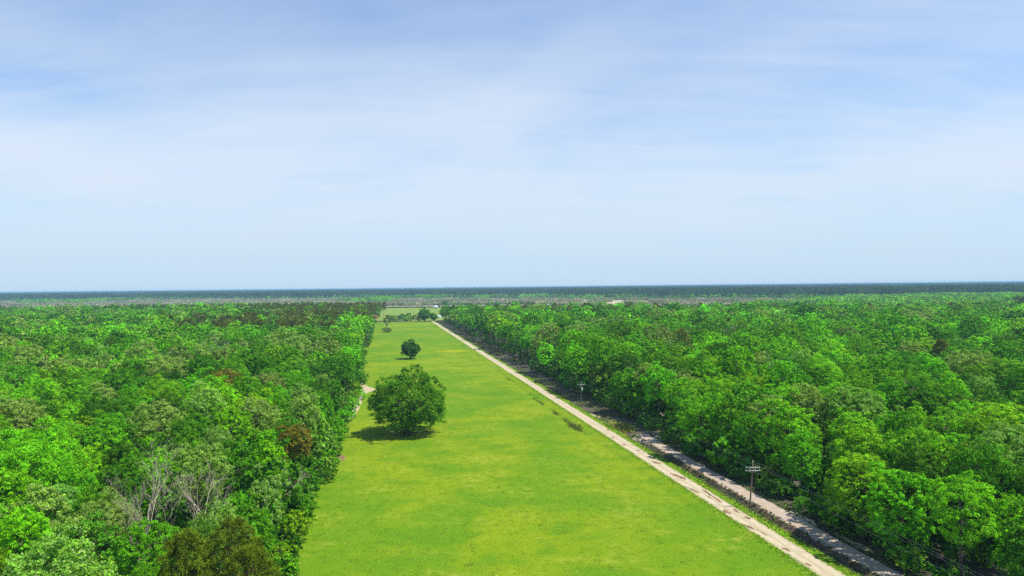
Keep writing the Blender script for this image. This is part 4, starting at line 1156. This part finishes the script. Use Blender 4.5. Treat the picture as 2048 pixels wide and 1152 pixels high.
POLES = [pole(41.9, 124.6, 8.6, R(4.4), [(.95, 2.55, 0), (1.5, 2.75, 0)], 'nearest wooden utility pole with two pale crossarms beside the gravel track'),
         pole(22.6, 233.4, 8.4, R(.6), [(.95, 2.6, 0)], 'second utility pole with one crossarm and a grey transformer', True),
         pole(2.3, 342.3, 8.2, R(0), [(1.3, 1.7, -.85)], 'third utility pole along the road, its arm only on the left'),
         pole(-18.3, 455.6, 8.2, R(-.4), [(1.1, 1.8, -.85)], 'fourth utility pole along the road, dark against the trees'),
         pole(-39.4, 574.5, 8.0, R(.5), [(1.0, 2.6, 0)], 'farthest utility pole in the row, pale with one crossarm')]
POLES.insert(0, [p - np.array([-20.3, 109.0, 0.0]) for p in POLES[0][:3]])


def wire(a, b, label, sag=1.0):
    k = np.linspace(0, 1, 24)[:, None]
    p = a + (b - a) * k; p[:, 2] -= (4 * sag * k * (1 - k))[:, 0]
    tag(link('power_line', MB().tube(p, 0.009, 4, False).mesh('power_line', M['wire'])), label, 'wire', 'wires strung between the utility poles')


for i in range(len(POLES) - 1):
    sp = ['running out of the picture from the nearest pole', 'from the nearest to the second pole', 'from the second to the third pole', 'from the third to the fourth pole', 'from the fourth to the farthest pole'][i]
    for j, nm in ((0, 'top wire'), (1, 'left arm wire'), (2, 'right arm wire')):
        wire(POLES[i][min(j, len(POLES[i]) - 1)], POLES[i + 1][min(j, len(POLES[i + 1]) - 1)], f'{nm} {sp}', .9)

# ------------------------------------------------------------------ small far things
e = empty('marker_post', (-29.6, 453.3, float(hz(-29.6, 453.3)))); tag(e, 'white marker post standing in the grass near the road', 'post')
link('post', MB().box((0, 0, .75), (.34, .34, 1.6)).mesh('post', M['white_paint']), e); link('cap', MB().box((0, 0, 1.6), (.42, .42, .1)).mesh('cap', M['metal_roof']), e)
e = empty('utility_pole', (-126.7, 897.5, .2)); tag(e, 'thin distant pole standing in the field behind the hedge', 'pole')
link('shaft', MB().tube(np.array([(0, 0, -.3), (0, 0, 8.2)]), [.2, .14], 7).mesh('shaft', M['pole_wood']), e); link('crossarm', MB().box((0, -.15, 7.4), (1.8, .12, .15)).mesh('crossarm', M['arm_wood']), e)


def shed(name, x, y, wd, dp, wh, rh, mw, mr, label, openings, rz=0.0):
    e = empty(name, (x, y, .22), rz); tag(e, label, 'shed' if 'shed' in name else 'house')
    m = MB(); m.add([(-wd / 2, -dp / 2, 0), (wd / 2, -dp / 2, 0), (wd / 2, dp / 2, 0), (-wd / 2, dp / 2, 0), (-wd / 2, -dp / 2, wh), (wd / 2, -dp / 2, wh), (wd / 2, dp / 2, wh), (-wd / 2, dp / 2, wh), (-wd / 2, 0, wh + rh), (wd / 2, 0, wh + rh)],
                    [(0, 1, 5, 4), (2, 3, 7, 6)], []); V, F = m.arrays()
    sides = np.array([(1, 2, 6, 9, 5), (3, 0, 4, 8, 7)])
    link('wall', mesh('wall', V, [F[0], sides], [mw]), e)
    o = .3; tk = .12
    for sg in (-1, 1):
        q = [(-wd / 2 - o, 0, wh + rh + .02), (wd / 2 + o, 0, wh + rh + .02), (wd / 2 + o, sg * (dp / 2 + o), wh - o * rh / (dp / 2) + .02), (-wd / 2 - o, sg * (dp / 2 + o), wh - o * rh / (dp / 2) + .02)]
        q = q + [(a, b, c + tk) for a, b, c in q]
        link('roof', MB().add(q, [(0, 1, 2, 3), (7, 6, 5, 4), (0, 4, 5, 1), (1, 5, 6, 2), (2, 6, 7, 3), (3, 7, 4, 0)]).mesh('roof', mr), e)
    for (nm, cx, w_, z0, h_) in openings:
        d = link(nm, MB().box((cx, -dp / 2 - .02, z0 + h_ / 2), (w_, .1, h_)).mesh(nm, M['dark_gap']), e)
        link('frame', MB().box((cx, -dp / 2 - .02, z0 + h_ + .06), (w_ + .2, .16, .12)).mesh('frame', M['white_paint']), d)


shed('farm_shed', -95.8, 905, 7.4, 5, 2.6, .9, M['white_paint'], M['metal_roof'], 'white shed with dark doorway beside the road bend', [('door', -2.9, 1.3, 0, 2.2), ('window', 1.5, .9, 1.0, .9)], R(-4))
shed('rusty_shed', -179.5, 918, 5.6, 4, 1.9, 1.0, M['rust'], M['rust'], 'rusty red shed under the pale green tree at the pasture end', [('door', .8, 1.2, 0, 1.7)])
shed('low_shed', -154.6, 964, 4.2, 3, 1.5, .5, M['white_paint'], M['metal_roof'], 'low white shed in the field behind the hedge', [('window', .2, 1.2, .5, .6)])
shed('low_shed', -148.6, 966, 2.6, 3, 1.5, .5, M['white_paint'], M['metal_roof'], 'smaller white shed right of the low shed behind the hedge', [('door', .2, .8, 0, 1.2)])
shed('small_shed', -149.8, 903, 2.4, 2, 1.4, .4, M['white_paint'], M['metal_roof'], 'tiny white shed just behind the pasture-end hedge', [('door', .2, .8, 0, 1.1)])
shed('farm_house', -146.0, 1336, 8.5, 8, 3.0, 2.2, M['white_paint'], M['metal_roof'], 'white-roofed house half hidden by trees across the far field', [('door', 0.5, 1.1, 0, 2.1), ('window', -2.5, 1.3, .9, 1.2), ('window', 2.8, 1.3, .9, 1.2)])
# brown hedge line across the far field
n = 2600
X = r.uniform(-420, 60, n); Y = 1404 + r.normal(0, 3.0, n) + 6 * np.sin(X / 70)
tufts('far_hedge', X, Y, 2.6, 1.7, [(.16, .13, .08), (.09, .11, .04), (.22, .18, .12), (.07, .10, .03)], 'thin brown brush line across the far side of the pale field', 'brush', 35, .2)

# ------------------------------------------------------------------ haze: even air round everything, sky outside
m = bpy.data.materials.new('haze'); m.use_nodes = True
h = NT(m.node_tree)
pv = h.n('ShaderNodeVolumePrincipled', in_Density=1.0e-4)
pv.inputs['Color'].default_value = (0.41, 0.67, 1.0, 1); pv.inputs['Anisotropy'].default_value = 0.0
h.n('ShaderNodeOutputMaterial', in_Volume=pv.outputs[0])
hb = link('haze', MB().box((0, 7000, 21.0), (46000, 24000, 46.0)).mesh('haze', m))
tag(hb, 'thin blue haze of distance over the whole landscape', 'haze', kind='stuff')
